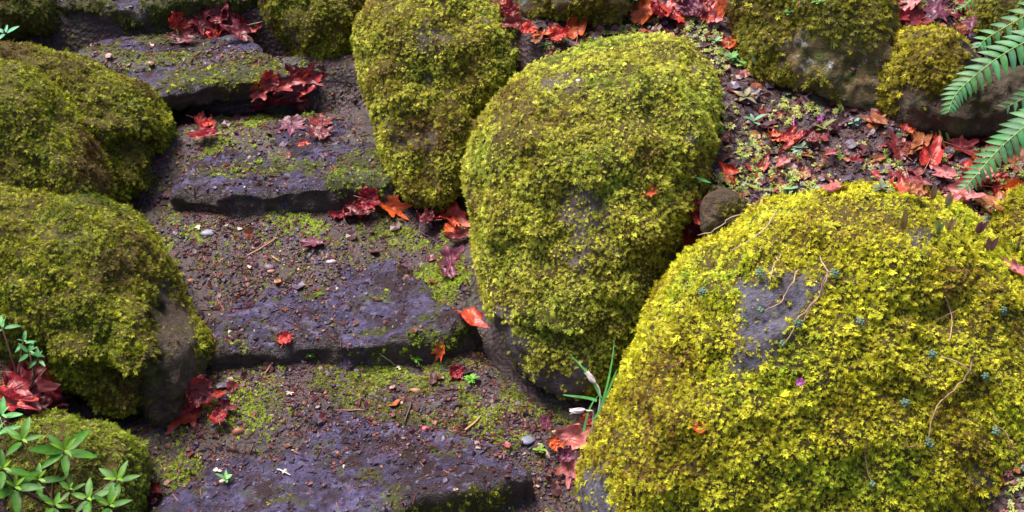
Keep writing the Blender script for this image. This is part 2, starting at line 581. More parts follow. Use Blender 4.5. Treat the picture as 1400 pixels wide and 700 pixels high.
LIM = [(0.2, 0.22, 0.015), (0.28, 0.36, 0.015), (0.36, 0.45, 0.02), (0.22, 0.33, 0.015)]

boulder('boulder', 'huge low boulder under bright yellow moss with a bare slate patch',
        [(788, 690), (805, 605), (832, 540), (862, 475), (893, 405), (938, 350), (1000, 310), (1052, 276), (1112, 262), (1200, 256), (1270, 268), (1330, 300), (1392, 372), (1455, 470), (1505, 600), (1490, 760), (1200, 810), (950, 790), (820, 755)],
        3.45, 0.34, 0.4, SLATE, YEL, 100, e=0.62, dens=42000, size=0.0138,
        bare=[[(1012, 385), (1060, 378), (1100, 382), (1128, 378), (1118, 400), (1100, 430), (1072, 455), (1040, 478), (1030, 505), (1012, 510), (1018, 470), (1008, 430)],
              [(785, 650), (812, 632), (832, 650), (845, 690), (840, 720), (780, 720)]])
boulder('boulder', 'tall upright mossy boulder in the centre with a grey bare streak',
        [(632, 235), (652, 160), (700, 100), (765, 60), (835, 40), (920, 42), (970, 75), (990, 120), (987, 180), (975, 240), (950, 310), (918, 370), (885, 440), (840, 515), (780, 545), (725, 528), (688, 485), (662, 410), (642, 320)],
        3.91, 0.33, 0.4, ROCKP, MID, 200, tilt=0.36, e=0.66, dens=42000, size=0.0127,
        bare_amt=0.3, inset=[([(640, 440), (700, 430), (760, 440), (820, 450), (880, 430), (900, 600), (640, 600)], 0.04)],
        bare=[[(768, 262), (800, 258), (830, 270), (832, 300), (812, 330), (790, 368), (768, 360), (774, 310)], [(655, 425), (690, 425), (722, 470), (745, 505), (805, 500), (815, 560), (730, 570), (680, 520)]])
boulder('boulder', 'mossy boulder with a shaggy overhanging cap behind the central boulder',
        [(484, 60), (498, 12), (540, -34), (620, -52), (700, -24), (738, 30), (756, 84), (718, 125), (676, 170), (654, 238), (612, 290), (558, 284), (522, 222), (506, 142)],
        4.33, 0.22, 0.3, ROCKP, MID, 300, tilt=0.36, e=0.62, dens=42000, size=0.0127,
        bare_amt=0.55, bare=[[(505, 150), (530, 155), (560, 178), (585, 190), (570, 205), (540, 200), (515, 190)]],
        inset=[([(490, 138), (530, 134), (565, 152), (610, 168), (650, 150), (690, 190), (640, 320), (480, 320)], 0.02)])
boulder('boulder', 'dull green mossy boulder at the top of the steps behind the leaf litter',
        [(352, -30), (356, 10), (375, 50), (408, 80), (432, 100), (470, 97), (494, 80), (508, 40), (530, -30), (440, -70)],
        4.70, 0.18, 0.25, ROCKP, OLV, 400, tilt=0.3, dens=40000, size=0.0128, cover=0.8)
boulder('boulder', 'rounded olive moss boulder at upper left whose right side is shaded',
        [(-90, 70), (-20, 48), (20, 50), (70, 66), (130, 88), (190, 118), (226, 165), (238, 222), (226, 275), (190, 296), (140, 270), (60, 260), (-60, 260)],
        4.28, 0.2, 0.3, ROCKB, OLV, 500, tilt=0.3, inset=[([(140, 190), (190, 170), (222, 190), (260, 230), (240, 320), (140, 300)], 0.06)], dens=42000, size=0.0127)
boulder('boulder', 'mossy hump at the left edge wedged between two larger boulders',
        [(-90, 110), (-20, 84), (20, 88), (65, 118), (100, 160), (132, 212), (150, 268), (120, 330), (30, 360), (-90, 340)],
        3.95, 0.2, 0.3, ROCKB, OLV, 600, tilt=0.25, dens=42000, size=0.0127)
boulder('boulder', 'large dark moss boulder on the left with a bare brown right flank',
        [(-100, 250), (-20, 238), (50, 252), (128, 268), (190, 310), (232, 372), (264, 432), (290, 472), (288, 530), (255, 578), (205, 592), (130, 575), (50, 560), (-100, 540)],
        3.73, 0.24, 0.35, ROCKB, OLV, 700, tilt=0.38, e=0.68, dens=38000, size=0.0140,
        inset=[([(-120, 440), (0, 450), (60, 480), (130, 500), (200, 520), (210, 640), (-120, 640)], 0.07), ([(214, 380), (236, 380), (268, 440), (280, 490), (320, 480), (320, 640), (180, 640), (196, 540), (216, 480), (212, 430)], 0.035)],
        bare=[[(205, 385), (232, 385), (262, 440), (275, 500), (300, 480), (300, 600), (180, 600), (190, 540), (212, 480), (208, 430)]])
boulder('boulder', 'small round lime moss boulder at bottom left behind the leafy shrub',
        [(-60, 600), (0, 580), (50, 566), (110, 568), (160, 585), (190, 620), (197, 680), (180, 745), (60, 780), (-60, 745)],
        3.42, 0.16, 0.25, ROCKB, [(0.16, 0.15, 0.015), (0.22, 0.26, 0.02), (0.30, 0.36, 0.025), (0.2, 0.28, 0.02)], 800, dens=24000, size=0.013)
boulder('boulder', 'dark moss covered rock in the top left corner',
        [(-80, -50), (40, -50), (72, -10), (84, 22), (78, 48), (40, 54), (-80, 50)],
        4.72, 0.14, 0.2, ROCKB, DRK, 900, dens=20000, size=0.0155, cover=0.85)
boulder('boulder', 'long brown lichen spotted rock with a hanging moss cap at upper right',
        [(1000, -40), (1006, 40), (1022, 100), (1075, 140), (1140, 168), (1205, 196), (1245, 196), (1262, 170), (1250, 120), (1232, 70), (1222, 20), (1215, -50), (1100, -80)],
        4.06, 0.17, 0.3, ROCKL, BRN, 1000, dens=23000, size=0.0165, cover=0.32,
        keep=[[(1000, -30), (1230, -30), (1225, 35), (1195, 62), (1165, 45), (1140, 66), (1110, 34), (1080, 30), (1050, 12), (1038, 70), (1016, 80), (1000, 60)]])
boulder('boulder', 'dark rock below the ferns crowned by a round tuft of golden moss',
        [(1212, 70), (1235, 44), (1275, 38), (1318, 60), (1370, 92), (1440, 90), (1480, 150), (1440, 205), (1350, 205), (1270, 205), (1215, 180), (1200, 130)],
        3.92, 0.16, 0.25, ROCKB, [(0.14, 0.08, 0.015), (0.26, 0.2, 0.015), (0.42, 0.37, 0.02), (0.5, 0.44, 0.02)], 1100, dens=23000, size=0.017, cover=0.3,
        keep=[[(1208, 78), (1225, 48), (1262, 34), (1300, 42), (1322, 66), (1312, 98), (1300, 130), (1276, 142), (1262, 122), (1222, 112)]])
boulder('boulder', 'brown stone at the top edge between red leaves',
        [(690, -50), (698, 10), (735, 40), (800, 44), (850, 24), (880, -10), (870, -60), (780, -80)],
        4.28, 0.12, 0.2, ROCKL, BRN, 1200, dens=22000, size=0.014, cover=0.55, shrink=3, lump=0.06)
boulder('boulder', 'small brown stone beside the crimson leaves between two big boulders',
        [(956, 300), (962, 272), (985, 258), (1012, 264), (1028, 290), (1020, 320), (990, 335), (962, 325)],
        3.62, 0.05, 0.08, ROCKB, BRN, 1300, dens=30000, size=0.010, cover=0.2, keep=[[(978, 268), (1012, 270), (1020, 292), (1000, 305), (985, 290)]], shrink=1, lump=0.012)
boulder('boulder', 'yellow mossy boulder cut off by the right edge',
        [(1366, 318), (1376, 272), (1410, 252), (1470, 240), (1520, 330), (1450, 420), (1392, 385)],
        3.56, 0.09, 0.15, SLATE, YEL, 1400, dens=23000, size=0.0185)
boulder('boulder', 'brownish moss bank in the top right corner above the ferns',
        [(1330, 10), (1345, -20), (1400, -50), (1480, -40), (1500, 60), (1430, 85), (1370, 70), (1345, 50)],
        4.05, 0.12, 0.2, ROCKB, BRN, 1500, dens=12000, size=0.018, cover=0.7)

# ------------------------------------------------------------------ stone steps
def step_stone(label, poly, z, thick, mat, seed, moss_polys, pal, undercut=-0.03, cover=0.0, dens=20000, tilt=0.05, size=0.0135):
    pts = np.array([on_z(px, py, z) for px, py in poly])
    n = len(pts); dense = []
    for i in range(n):
        p0, p1, p2, p3 = pts[i - 1], pts[i], pts[(i + 1) % n], pts[(i + 2) % n]
        for t in np.linspace(0, 1, 14, endpoint=False):
            dense.append(0.5 * ((2 * p1) + (-p0 + p2) * t + (2 * p0 - 5 * p1 + 4 * p2 - p3) * t * t + (-p0 + 3 * p1 - 3 * p2 + p3) * t ** 3))
    ring = np.array(dense)
    m = len(ring)
    ctr = ring.mean(0)
    rv = ring - ctr
    # ragged edge
    jag = 1.03 + (fbm(ring * 9, 3, seed) - 0.5) * 0.26 + (fbm(ring * 40, 3, seed + 2) - 0.5) * 0.10
    rv = rv * jag[:, None]
    rv[:, 1] += (fbm(ring * 5, 3, seed + 50) - 0.5) * 0.08
    rows = []
    for f in np.concatenate([np.linspace(0, 0.9, 42), [0.94, 0.97, 0.99, 1.0]]):
        zz = -0.02 * max(0, (f - 0.86) / 0.14) ** 2
        rows.append(ctr + rv * f + np.array([0, 0, zz]))
    for q in np.linspace(0.08, 1, 16):
        f = 1.0 + 0.02 * math.sin(q * 3) - undercut * q * 1.5
        strat = (vnoise(np.stack([np.full(m, q * 5.0), np.full(m, 1.0), np.arange(m) * 0.02], -1), seed + 4) - 0.5) * 0.035
        rows.append(ctr + rv * (f + strat[:, None]) + np.array([0, 0, -0.02 - thick * q]))
    V = np.array(rows)
    topn = (fbm(V * 5, 3, seed + 9) - 0.5) * 0.045 + (fbm(V * 18, 3, seed + 10) - 0.5) * 0.028 + (fbm(V * 60, 3, seed + 12) - 0.5) * 0.014
    V[..., 2] += topn
    h = fbm(V * 25, 3, seed + 14) - 0.5
    out = norm(np.concatenate([rv[:, :2], np.zeros((m, 1))], 1))
    V[46:] += out[None] * (h[46:, :, None] * 0.045)
    V[..., 2] += tilt * (V[..., 0] - ctr[0])
    r = len(rows)
    V = V.reshape(-1, 3)
    i = np.arange(r * m).reshape(r, m)
    F = np.stack([i[:-1], np.roll(i[:-1], -1, 1), np.roll(i[1:], -1, 1), i[1:]], -1).reshape(-1, 4)
    def mask(P):
        px, py = proj(P)
        wx = (fbm(P * 30, 3, seed + 20) - 0.5) * 40; wy = (fbm(P * 30 + 9, 3, seed + 21) - 0.5) * 30
        mm = smooth(1 - cover - 0.03, 1 - cover + 0.03, fbm(P * 14, 4, seed + 30) * 1.6 - 0.3) if cover else np.zeros(len(P))
        for pl in moss_polys:
            mm[in_poly(px + wx, py + wy, pl)] = 1.0
        return mm
    me = mesh_np('stone_step', V - ctr, F, mat, smooth_shade=True, extra={'mossy': mask(V) * 0.8})
    ob = link('stone_step', me, loc=ctr)
    tag(ob, label, 'stone step', 'stone steps')
    bm_n = np.sum(np.cross(V[F[:, 1]] - V[F[:, 0]], V[F[:, 2]] - V[F[:, 0]])[:, 2])
    if bm_n < 0:
        me.flip_normals()
    to_bvh(V, F)
    P, Nn, tot = sample_tris(V, F, 10)
    cnt = int(tot * dens)
    P, Nn, _ = sample_tris(V, F, cnt)
    if bm_n < 0: Nn = -Nn
    ok = (rng.random(cnt) < mask(P)) & (P[:, 2] > ground_z(P[:, 0], P[:, 1]) - 0.005) & (Nn[:, 2] > -0.3)
    if ok.sum() > 10:
        P, Nn = P[ok], Nn[ok]
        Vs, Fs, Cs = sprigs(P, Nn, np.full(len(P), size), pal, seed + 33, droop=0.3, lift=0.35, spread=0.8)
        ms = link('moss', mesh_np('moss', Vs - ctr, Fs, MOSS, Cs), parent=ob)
        ms['kind'] = 'stuff'
    return ob

GRN = [(0.10, 0.09, 0.015), (0.17, 0.2, 0.015), (0.26, 0.32, 0.02), (0.30, 0.40, 0.02)]
step_stone('lowest stone step, bluish and strewn with gravel at the bottom edge',
           [(200, 690), (250, 640), (330, 590), (420, 565), (560, 578), (660, 606), (700, 640), (692, 660), (640, 672), (570, 692), (500, 730), (300, 760), (200, 740)],
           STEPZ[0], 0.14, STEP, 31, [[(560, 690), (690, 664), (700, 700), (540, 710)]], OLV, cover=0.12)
step_stone('second stone step, with pale lichen spots along its front edge',
           [(285, 462), (292, 420), (320, 385), (400, 370), (480, 362), (540, 358), (580, 385), (606, 418), (634, 440), (612, 452), (560, 460), (470, 465), (400, 466), (330, 466)],
           STEPZ[1], 0.11, STEPL, 32, [[(400, 392), (440, 386), (450, 400), (420, 410)]], GRN, cover=0.24)
step_stone('third stone step, a violet slab mossy at its right end',
           [(244, 245), (256, 212), (296, 178), (350, 162), (430, 158), (498, 178), (518, 212), (526, 246), (455, 256), (360, 258), (290, 254)],
           STEPZ[2], 0.11, STEP, 33, [[(440, 230), (470, 210), (530, 200), (530, 262), (450, 262)], [(265, 235), (300, 225), (340, 228), (420, 222), (430, 236), (330, 240), (280, 246)], [(300, 160), (350, 155), (345, 172), (310, 195), (290, 195)]], GRN, cover=0.24)
step_stone('fourth stone step, jutting over a dark hollow with mossy rim',
           [(100, 64), (150, 48), (230, 42), (320, 52), (388, 84), (386, 100), (330, 106), (270, 116), (226, 126), (180, 108), (120, 90)],
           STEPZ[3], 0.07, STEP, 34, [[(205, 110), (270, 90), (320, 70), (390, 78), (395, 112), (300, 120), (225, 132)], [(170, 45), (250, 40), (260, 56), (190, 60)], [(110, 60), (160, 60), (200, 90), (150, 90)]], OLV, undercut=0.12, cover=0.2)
step_stone('topmost stone step, dark with dull moss on its front in shade',
           [(66, -14), (90, -60), (200, -75), (330, -65), (352, -30), (338, -8), (255, 0), (180, 2), (110, -2)],
           STEPZ[4], 0.2, STEP, 35, [[(60, -80), (150, -80), (130, 30), (60, 40)], [(180, -80), (350, -80), (350, 40), (270, 18), (230, 30), (190, 14)]], DRK, undercut=0.10, cover=0.45, size=0.016)

# ------------------------------------------------------------------ ray casting on what is built
ALLV = np.concatenate(BV)
ALLF = [f for fs in BF for f in fs]
BVH = BVHTree.FromPolygons(ALLV.tolist(), ALLF)
def hit(px, py):
    v = raydir(px, py)
    l, n, i, d = BVH.ray_cast(Vector(CAM), Vector(v))
    if n.dot(Vector(v)) > 0: n = -n
    return l, n
def drop(x, y, z=3.0):
    l, n, i, d = BVH.ray_cast(Vector((x, y, z)), Vector((0, 0, -1)))
    if n.z < 0: n = -n
    return l, n, i
NG = len(GF)

# ------------------------------------------------------------------ gravel, litter, ground moss
def stone_template():
    bm = bmesh.new()
    bmesh.ops.create_icosphere(bm, subdivisions=1, radius=0.5)
    V = np.array([v.co for v in bm.verts]); F = np.array([[v.index for v in f.verts] for f in bm.faces])
    bm.free()
    V = V * (1.0, 0.75, 0.5)
    return V, F, np.zeros(len(V))
def chip_template():
    V = np.array([(-.5, -.04, 0), (.5, -.03, .02), (.5, .03, .02), (-.5, .05, 0), (-.5, -.04, .05), (.45, -.03, .08), (.45, .03, .08), (-.5, .05, .05), ])
    F = np.array([(0, 1, 5, 4), (1, 2, 6, 5), (2, 3, 7, 6), (3, 0, 4, 7), (4, 5, 6, 7)])
    return V, F, np.zeros(8)

slab_bottom = NG  # face indices below NG belong to the ground
def scatter_points(n, dens_fn, allow_step=True, max_nz=0.6):
    P, Nn = [], []
    for rnd_ in range(14):
        m = n * 2
        x = rng.uniform(-1.75, 1.75, m); y = rng.uniform(2.15, 4.7, m)
        k = rng.random(m) < dens_fn(x, y)
        x, y = x[k], y[k]
        gz = ground_z(x, y)
        for xi, yi, gi in zip(x.tolist(), y.tolist(), gz.tolist()):
            l, nn, i = drop(xi, yi)
            if nn.z < max_nz: continue
            if i >= NG:
                if not allow_step or l.z > gi + 0.12 or (l.z > gi + 0.05 and random.random() < 0.6) or random.random() < 0.3: continue
            P.append(l[:]); Nn.append(nn[:])
            if len(P) >= n: break
        if len(P) >= n: break
    return np.array(P), np.array(Nn)

def frames(Nn, flat=0.25):
    n = len(Nn)
    U = norm(Nn + rng.normal(size=(n, 3)) * flat)
    A = rng.normal(size=(n, 3)); A = norm(A - np.sum(A * U, 1)[:, None] * U)
    B = np.cross(A, U)
    return A, B

def pix(x, y):
    return proj(np.stack([x, y, np.interp(y, PX, PZ)], -1))

def is_bed(x, y):
    rb = np.interp(y, [0, 2.2, 2.61, 3.3, 3.93, 4.31, 5, 9], [1.1, 1.0, 0.80, 0.27, -0.17, -0.5, -0.9, -2])
    return x > rb - 0.02

HOT = [(600, 590, 90), (420, 520, 70), (320, 560, 60), (320, 320, 70), (420, 330, 60), (680, 600, 60), (730, 640, 60), (430, 375, 40), (520, 560, 80)]
def d_gravel(x, y):
    px, py = pix(x, y)
    d = 0.30 + 0 * x
    for hx, hy, hr in HOT:
        d = d + 0.7 * np.exp(-((px - hx) ** 2 + (py - hy) ** 2) / (hr * hr))
    d = d * smooth(0.3, 0.5, fbm(np.stack([x * 11, y * 11, 0 * x], -1), 3, 61)) + 0.08
    return np.where(is_bed(x, y), 0.45, np.minimum(1, d))
P, Nn = scatter_points(32000, d_gravel)
A, B = frames(Nn, 0.4)
ST = stone_template()
sc = np.exp(rng.normal(math.log(0.0072), 0.45, len(P)))
sc = np.clip(sc, 0.004, 0.026)
V, F = scatter_frames(P + Nn * 0.001, A, B, sc, ST)
V += rng.normal(size=V.shape) * np.repeat(sc, 12)[:, None] * 0.07
pal = np.array([(0.022, 0.012, 0.02), (0.045, 0.025, 0.045), (0.08, 0.055, 0.10), (0.075, 0.02, 0.018), (0.125, 0.036, 0.026), (0.045, 0.034, 0.058), (0.19, 0.08, 0.05), (0.32, 0.22, 0.17)])
ci = rng.choice(len(pal), len(P), p=[.2, .16, .12, .2, .16, .08, .06, .02])
C = pal[ci] * rng.uniform(0.7, 1.3, (len(P), 1))
tag(link('gravel', mesh_np('gravel', V, F, CHIP, np.repeat(C, 12, 0))), 'fine dark purple and brown gravel strewn over path and steps', 'gravel', kind='stuff')

def d_chip(x, y):
    px, py = pix(x, y)
    d = 0.3 + 0 * x
    for hx, hy, hr in [(320, 310, 70), (700, 650, 90), (640, 560, 60), (330, 440, 50), (300, 580, 60), (270, 60, 80)]:
        d = d + 0.7 * np.exp(-((px - hx) ** 2 + (py - hy) ** 2) / (hr * hr))
    d = d * smooth(0.32, 0.55, fbm(np.stack([x * 13, y * 13, 0 * x], -1), 3, 62)) + 0.05
    return np.where(is_bed(x, y), 0.5, np.minimum(1, d))
P, Nn = scatter_points(12000, d_chip)
A, B = frames(Nn, 0.22)
CT = chip_template()
sc = rng.uniform(0.012, 0.034, len(P))
V, F = scatter_frames(P + Nn * 0.003, B, A, sc, CT)
pal = np.array([(0.22, 0.05, 0.03), (0.12, 0.03, 0.025), (0.30, 0.10, 0.04), (0.36, 0.19, 0.10), (0.06, 0.02, 0.02)])
C = pal[rng.choice(5, len(P), p=[.3, .28, .16, .08, .18])] * rng.uniform(0.7, 1.3, (len(P), 1))
tag(link('litter', mesh_np('litter', V, F, CHIP, np.repeat(C, 8, 0))), 'reddish brown needles and bark bits lying on the path', 'litter', kind='stuff')

# moss growing flat on the soil
SPOTS = [(470, 520, 60, 28), (540, 510, 80, 30), (600, 530, 60, 30), (560, 560, 60, 18), (600, 350, 40, 40), (560, 320, 60, 20), (600, 400, 35, 35), (640, 540, 40, 25), (410, 300, 45, 22), (470, 270, 50, 15),
         (250, 350, 25, 40), (270, 400, 15, 50), (630, 410, 20, 30), (660, 545, 40, 30), (690, 560, 50, 25), (250, 650, 40, 25), (330, 160, 40, 12), (300, 60, 60, 12), (700, 630, 20, 40), (740, 610, 18, 18), (340, 560, 30, 30), (400, 490, 50, 10), (290, 205, 25, 20), (220, 70, 60, 14), (270, 560, 40, 30)]
def d_gmoss(x, y):
    px, py = pix(x, y)
    d = 0.0 * x
    for hx, hy, rx, ry in SPOTS:
        d = d + 1.1 * np.exp(-((px - hx) / rx) ** 2 - ((py - hy) / ry) ** 2)
    nz = fbm(np.stack([x * 16, y * 16, 0 * x], -1), 3, 91)
    return np.where(is_bed(x, y), 0, np.minimum(1, d + 0.08) * np.clip((nz - 0.4) * 6, 0, 1))
P, Nn = scatter_points(19000, d_gmoss, allow_step=False, max_nz=0.4)
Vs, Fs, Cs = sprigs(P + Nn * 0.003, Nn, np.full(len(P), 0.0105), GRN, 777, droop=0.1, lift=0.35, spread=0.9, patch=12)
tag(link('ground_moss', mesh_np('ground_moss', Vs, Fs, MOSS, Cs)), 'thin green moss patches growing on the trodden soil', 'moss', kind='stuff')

# ground cover of the bed: tiny rosettes of pale leaves
def d_cover(x, y):
    nz = fbm(np.stack([x * 9, y * 9, 0 * x], -1), 3, 123)
    return np.where(is_bed(x, y), np.clip((nz - 0.42) * 5, 0, 1), 0)
def rosette_template():
    V, F, T = [], [], []
    for k in range(6):
        a = k * 1.047 + 0.2; i = len(V)
        c, s = math.cos(a), math.sin(a)
        for l, w_, z in ((0.05, 0, 0), (0.3, 0.13, .12), (0.55, 0, .16), (0.3, -0.13, .12)):
            V.append((c * l - s * w_, s * l + c * w_, z)); T.append(l / .55)
        F.append((i, i + 1, i + 2, i + 3))
    return np.array(V), np.array(F), np.array(T)
RT = rosette_template()
P, Nn = scatter_points(6000, d_cover, allow_step=False)
A, B = frames(Nn, 0.35)
sc = rng.uniform(0.012, 0.026, len(P))
V, F = scatter_frames(P + Nn * 0.010, A, B, -sc, RT)
pal = np.array([(0.32, 0.34, 0.06), (0.42, 0.42, 0.12), (0.2, 0.28, 0.05), (0.24, 0.28, 0.2), (0.26, 0.10, 0.09)])
C = pal[rng.choice(5, len(P), p=[.34, .24, .22, .1, .1])] * rng.uniform(.75, 1.25, (len(P), 1))
tag(link('ground_cover', mesh_np('ground_cover', V, F, GREEN, np.repeat(C, len(RT[0]), 0))), 'tiny pale green and reddish rosettes carpeting the raised bed', 'ground cover', kind='stuff')

# brown leaf fragments and larger pebbles mixed through the bed
def d_frag(x, y): return np.where(is_bed(x, y), 0.8, 0.05)
def frag_template():
    V = [(0, 0, 0.02), (.5, .05, .12), (.3, .33, .0), (-.1, .4, .1), (-.45, .2, .02), (-.42, -.2, .12), (-.05, -.36, .0), (.34, -.3, .1)]
    F = [(0, 1, 2, 3), (0, 3, 4, 5), (0, 5, 6, 7), (0, 7, 1, 1)]
    F = [(0, 1, 2), (0, 2, 3), (0, 3, 4), (0, 4, 5), (0, 5, 6), (0, 6, 7), (0, 7, 1)]
    return np.array(V), np.array(F), np.zeros(8)
P, Nn = scatter_points(3400, d_frag, allow_step=False)
A, B = frames(Nn, 0.4)
sc = rng.uniform(0.012, 0.04, len(P))
FT = frag_template()
V, F = scatter_frames(P + Nn * 0.006, A, B, sc, FT)
pal = np.array([(0.22, 0.03, 0.03), (0.11, 0.025, 0.03), (0.06, 0.02, 0.022), (0.26, 0.075, 0.03), (0.10, 0.07, 0.11), (0.28, 0.15, 0.14)])
C = pal[rng.choice(6, len(P), p=[.12, .22, .28, .10, .20, .08])] * rng.uniform(.75, 1.25, (len(P), 1))
tag(link('leaf_debris', mesh_np('leaf_debris', V, F, LEAF, np.repeat(C, 8, 0))), 'shredded red and purple leaf scraps carpeting the raised bed', 'leaf debris', kind='stuff')

# ------------------------------------------------------------------ maple leaves
COLS = {'crimson': (0.23, 0.011, 0.02), 'scarlet': (0.36, 0.025, 0.02), 'orange red': (0.46, 0.075, 0.015), 'maroon': (0.10, 0.009, 0.016),
        'pink': (0.48, 0.15, 0.16), 'purple': (0.12, 0.03, 0.06), 'rust brown': (0.26, 0.085, 0.03), 'dull red': (0.15, 0.015, 0.018)}

def leaf_mesh(form, colname, seed):
    rg = np.random.default_rng(seed)
    col = np.array(COLS[colname])
    nr, na = 13, 112
    th = np.linspace(0, 2 * math.pi, na, endpoint=False)
    lobes = [(0, 1.0, .36), (0.92, .9, .33), (-0.92, .9, .33), (1.85, .68, .32), (-1.85, .68, .32)]
    r = np.full(na, 0.58)
    for a, L, wd in lobes:
        a = a + rg.normal() * 0.05
        d = np.abs((th - a + math.pi) % (2 * math.pi) - math.pi)
        r = np.maximum(r, L * np.clip(1 - (d / (wd * 1.9)) ** 1.0, 0, 1) + 0.28 * np.clip(1 - d / 0.6, 0, 1) * 0.6)
        for sdv in (-1, 1):       # side teeth of each lobe
            d2 = np.abs((th - a - sdv * 0.30 + math.pi) % (2 * math.pi) - math.pi)
            r = np.maximum(r, L * 0.72 * np.clip(1 - d2 / 0.2, 0, 1) + 0.0)
    d = np.abs(th - math.pi)
    r = np.where(d < 0.35, 0.22 + d * 0.9, r)
    r = r * (1 + 0.05 * rg.normal(size=na))
    vein = np.zeros((nr, na))
    rows = []
    for i in range(nr):
        f = i / (nr - 1)
        rr = r * f
        rows.append(np.stack([np.sin(th) * rr, np.cos(th) * rr, np.zeros(na)], -1))
        for a, L, wd in lobes:
            dd = np.abs((th - a + math.pi) % (2 * math.pi) - math.pi)
            vein[i] = np.maximum(vein[i], np.clip(1 - dd * (0.2 + f) / 0.055, 0, 1))
    V = np.array(rows).reshape(-1, 3)
    vein = vein.ravel()
    o = rg.uniform(0, 100)
    P2 = V + o
    V[:, 2] += (fbm(P2 * 2.6, 2, seed) - 0.5) * 0.38 + (fbm(P2 * 7, 2, seed + 3) - 0.5) * 0.14 - vein * 0.03
    k = {'flat': 0.6, 'curled': 2.3, 'crumpled': 1.7, 'folded': 2.6}[form]
    # curl about a random axis through the leaf
    a = rg.uniform(-0.5, 0.5) + (0 if form != 'crumpled' else rg.uniform(-1, 1))
    ca, sa = math.cos(a), math.sin(a)
    x = V[:, 0] * ca + V[:, 1] * sa; y = -V[:, 0] * sa + V[:, 1] * ca
    z = V[:, 2]
    if form == 'folded':
        s = np.abs(x); ang = 0.95
        sm = np.sqrt(x * x + 0.012)
        x2 = np.sign(x) * s * math.cos(ang); z = z * 0.7 + sm * math.sin(ang)
        x = x2
        th2 = y * 0.7; z = z + 0.25 * (1 - np.cos(th2 * 1.3))
    else:
        ang = x * k
        x = np.sin(ang) / k * (1 - 0) + 0; z = z * np.cos(ang) + (1 - np.cos(ang)) / k
        if form == 'crumpled':
            k2 = 1.9; ang = y * k2
            y, z = np.sin(ang) / k2 - z * np.sin(ang) * .6, z * np.cos(ang) + (1 - np.cos(ang)) / k2
            z = z + (fbm(P2 * 3.5, 3, seed + 9) - 0.5) * 0.8
        else:
            y2 = y; z = z + 0.12 * y2 * y2
    V = np.stack([x * ca - y * sa, x * sa + y * ca, z], -1)
    V[:, 2] -= np.percentile(V[:, 2], 8)
    i = np.arange(nr * na).reshape(nr, na)
    F = np.stack([i[:-1], np.roll(i[:-1], -1, 1), np.roll(i[1:], -1, 1), i[1:]], -1).reshape(-1, 4)
    blot = fbm(P2 * 3.3, 3, seed + 20)
    c = col[None] * (0.55 + 0.9 * blot[:, None])
    other = np.array(COLS['orange red' if colname in ('crimson', 'scarlet', 'pink', 'orange red') else 'maroon'])
    mixf = smooth(0.5, 0.75, fbm(P2 * 2.2, 2, seed + 31))[:, None] * 0.6
    c = c * (1 - mixf) + other * mixf
    c = c + vein[:, None] * np.array([0.10, 0.03, 0.03])
    # petiole as a thin strip
    pv, pf = [], []
    b0 = len(V)
    L = rg.uniform(0.5, 0.9); bend = rg.uniform(-0.5, 0.5)
    for j in range(7):
        t = j / 6
        cx_, cy_, cz_ = bend * t * t * L, -0.02 - t * L, 0.03 + 0.25 * t * (1 - t) + V[0, 2]
        for q in range(4):
            pa = q * math.pi / 2
            pv.append((cx_ + 0.018 * math.cos(pa), cy_, cz_ + 0.018 * math.sin(pa)))
    for j in range(6):
        for q in range(4):
            pf.append((b0 + j * 4 + q, b0 + j * 4 + (q + 1) % 4, b0 + (j + 1) * 4 + (q + 1) % 4, b0 + (j + 1) * 4 + q))
    V = np.vstack([V, pv]); F = np.vstack([F, pf])
    c = np.vstack([c, np.tile(np.array([(0.35, 0.12, 0.07)]), (28, 1))])
    return mesh_np('maple_leaf', V, F, LEAF, c, smooth_shade=True)

_leaf_cache = {}
_lk = [0]
def leaf_data(form, colname):
    lst = _leaf_cache.setdefault((form, colname), [])
    if len(lst) < 5:
        lst.append(leaf_mesh(form, colname, 4000 + 13 * _lk[0])); _lk[0] += 1
        return lst[-1]
    return random.choice(lst)

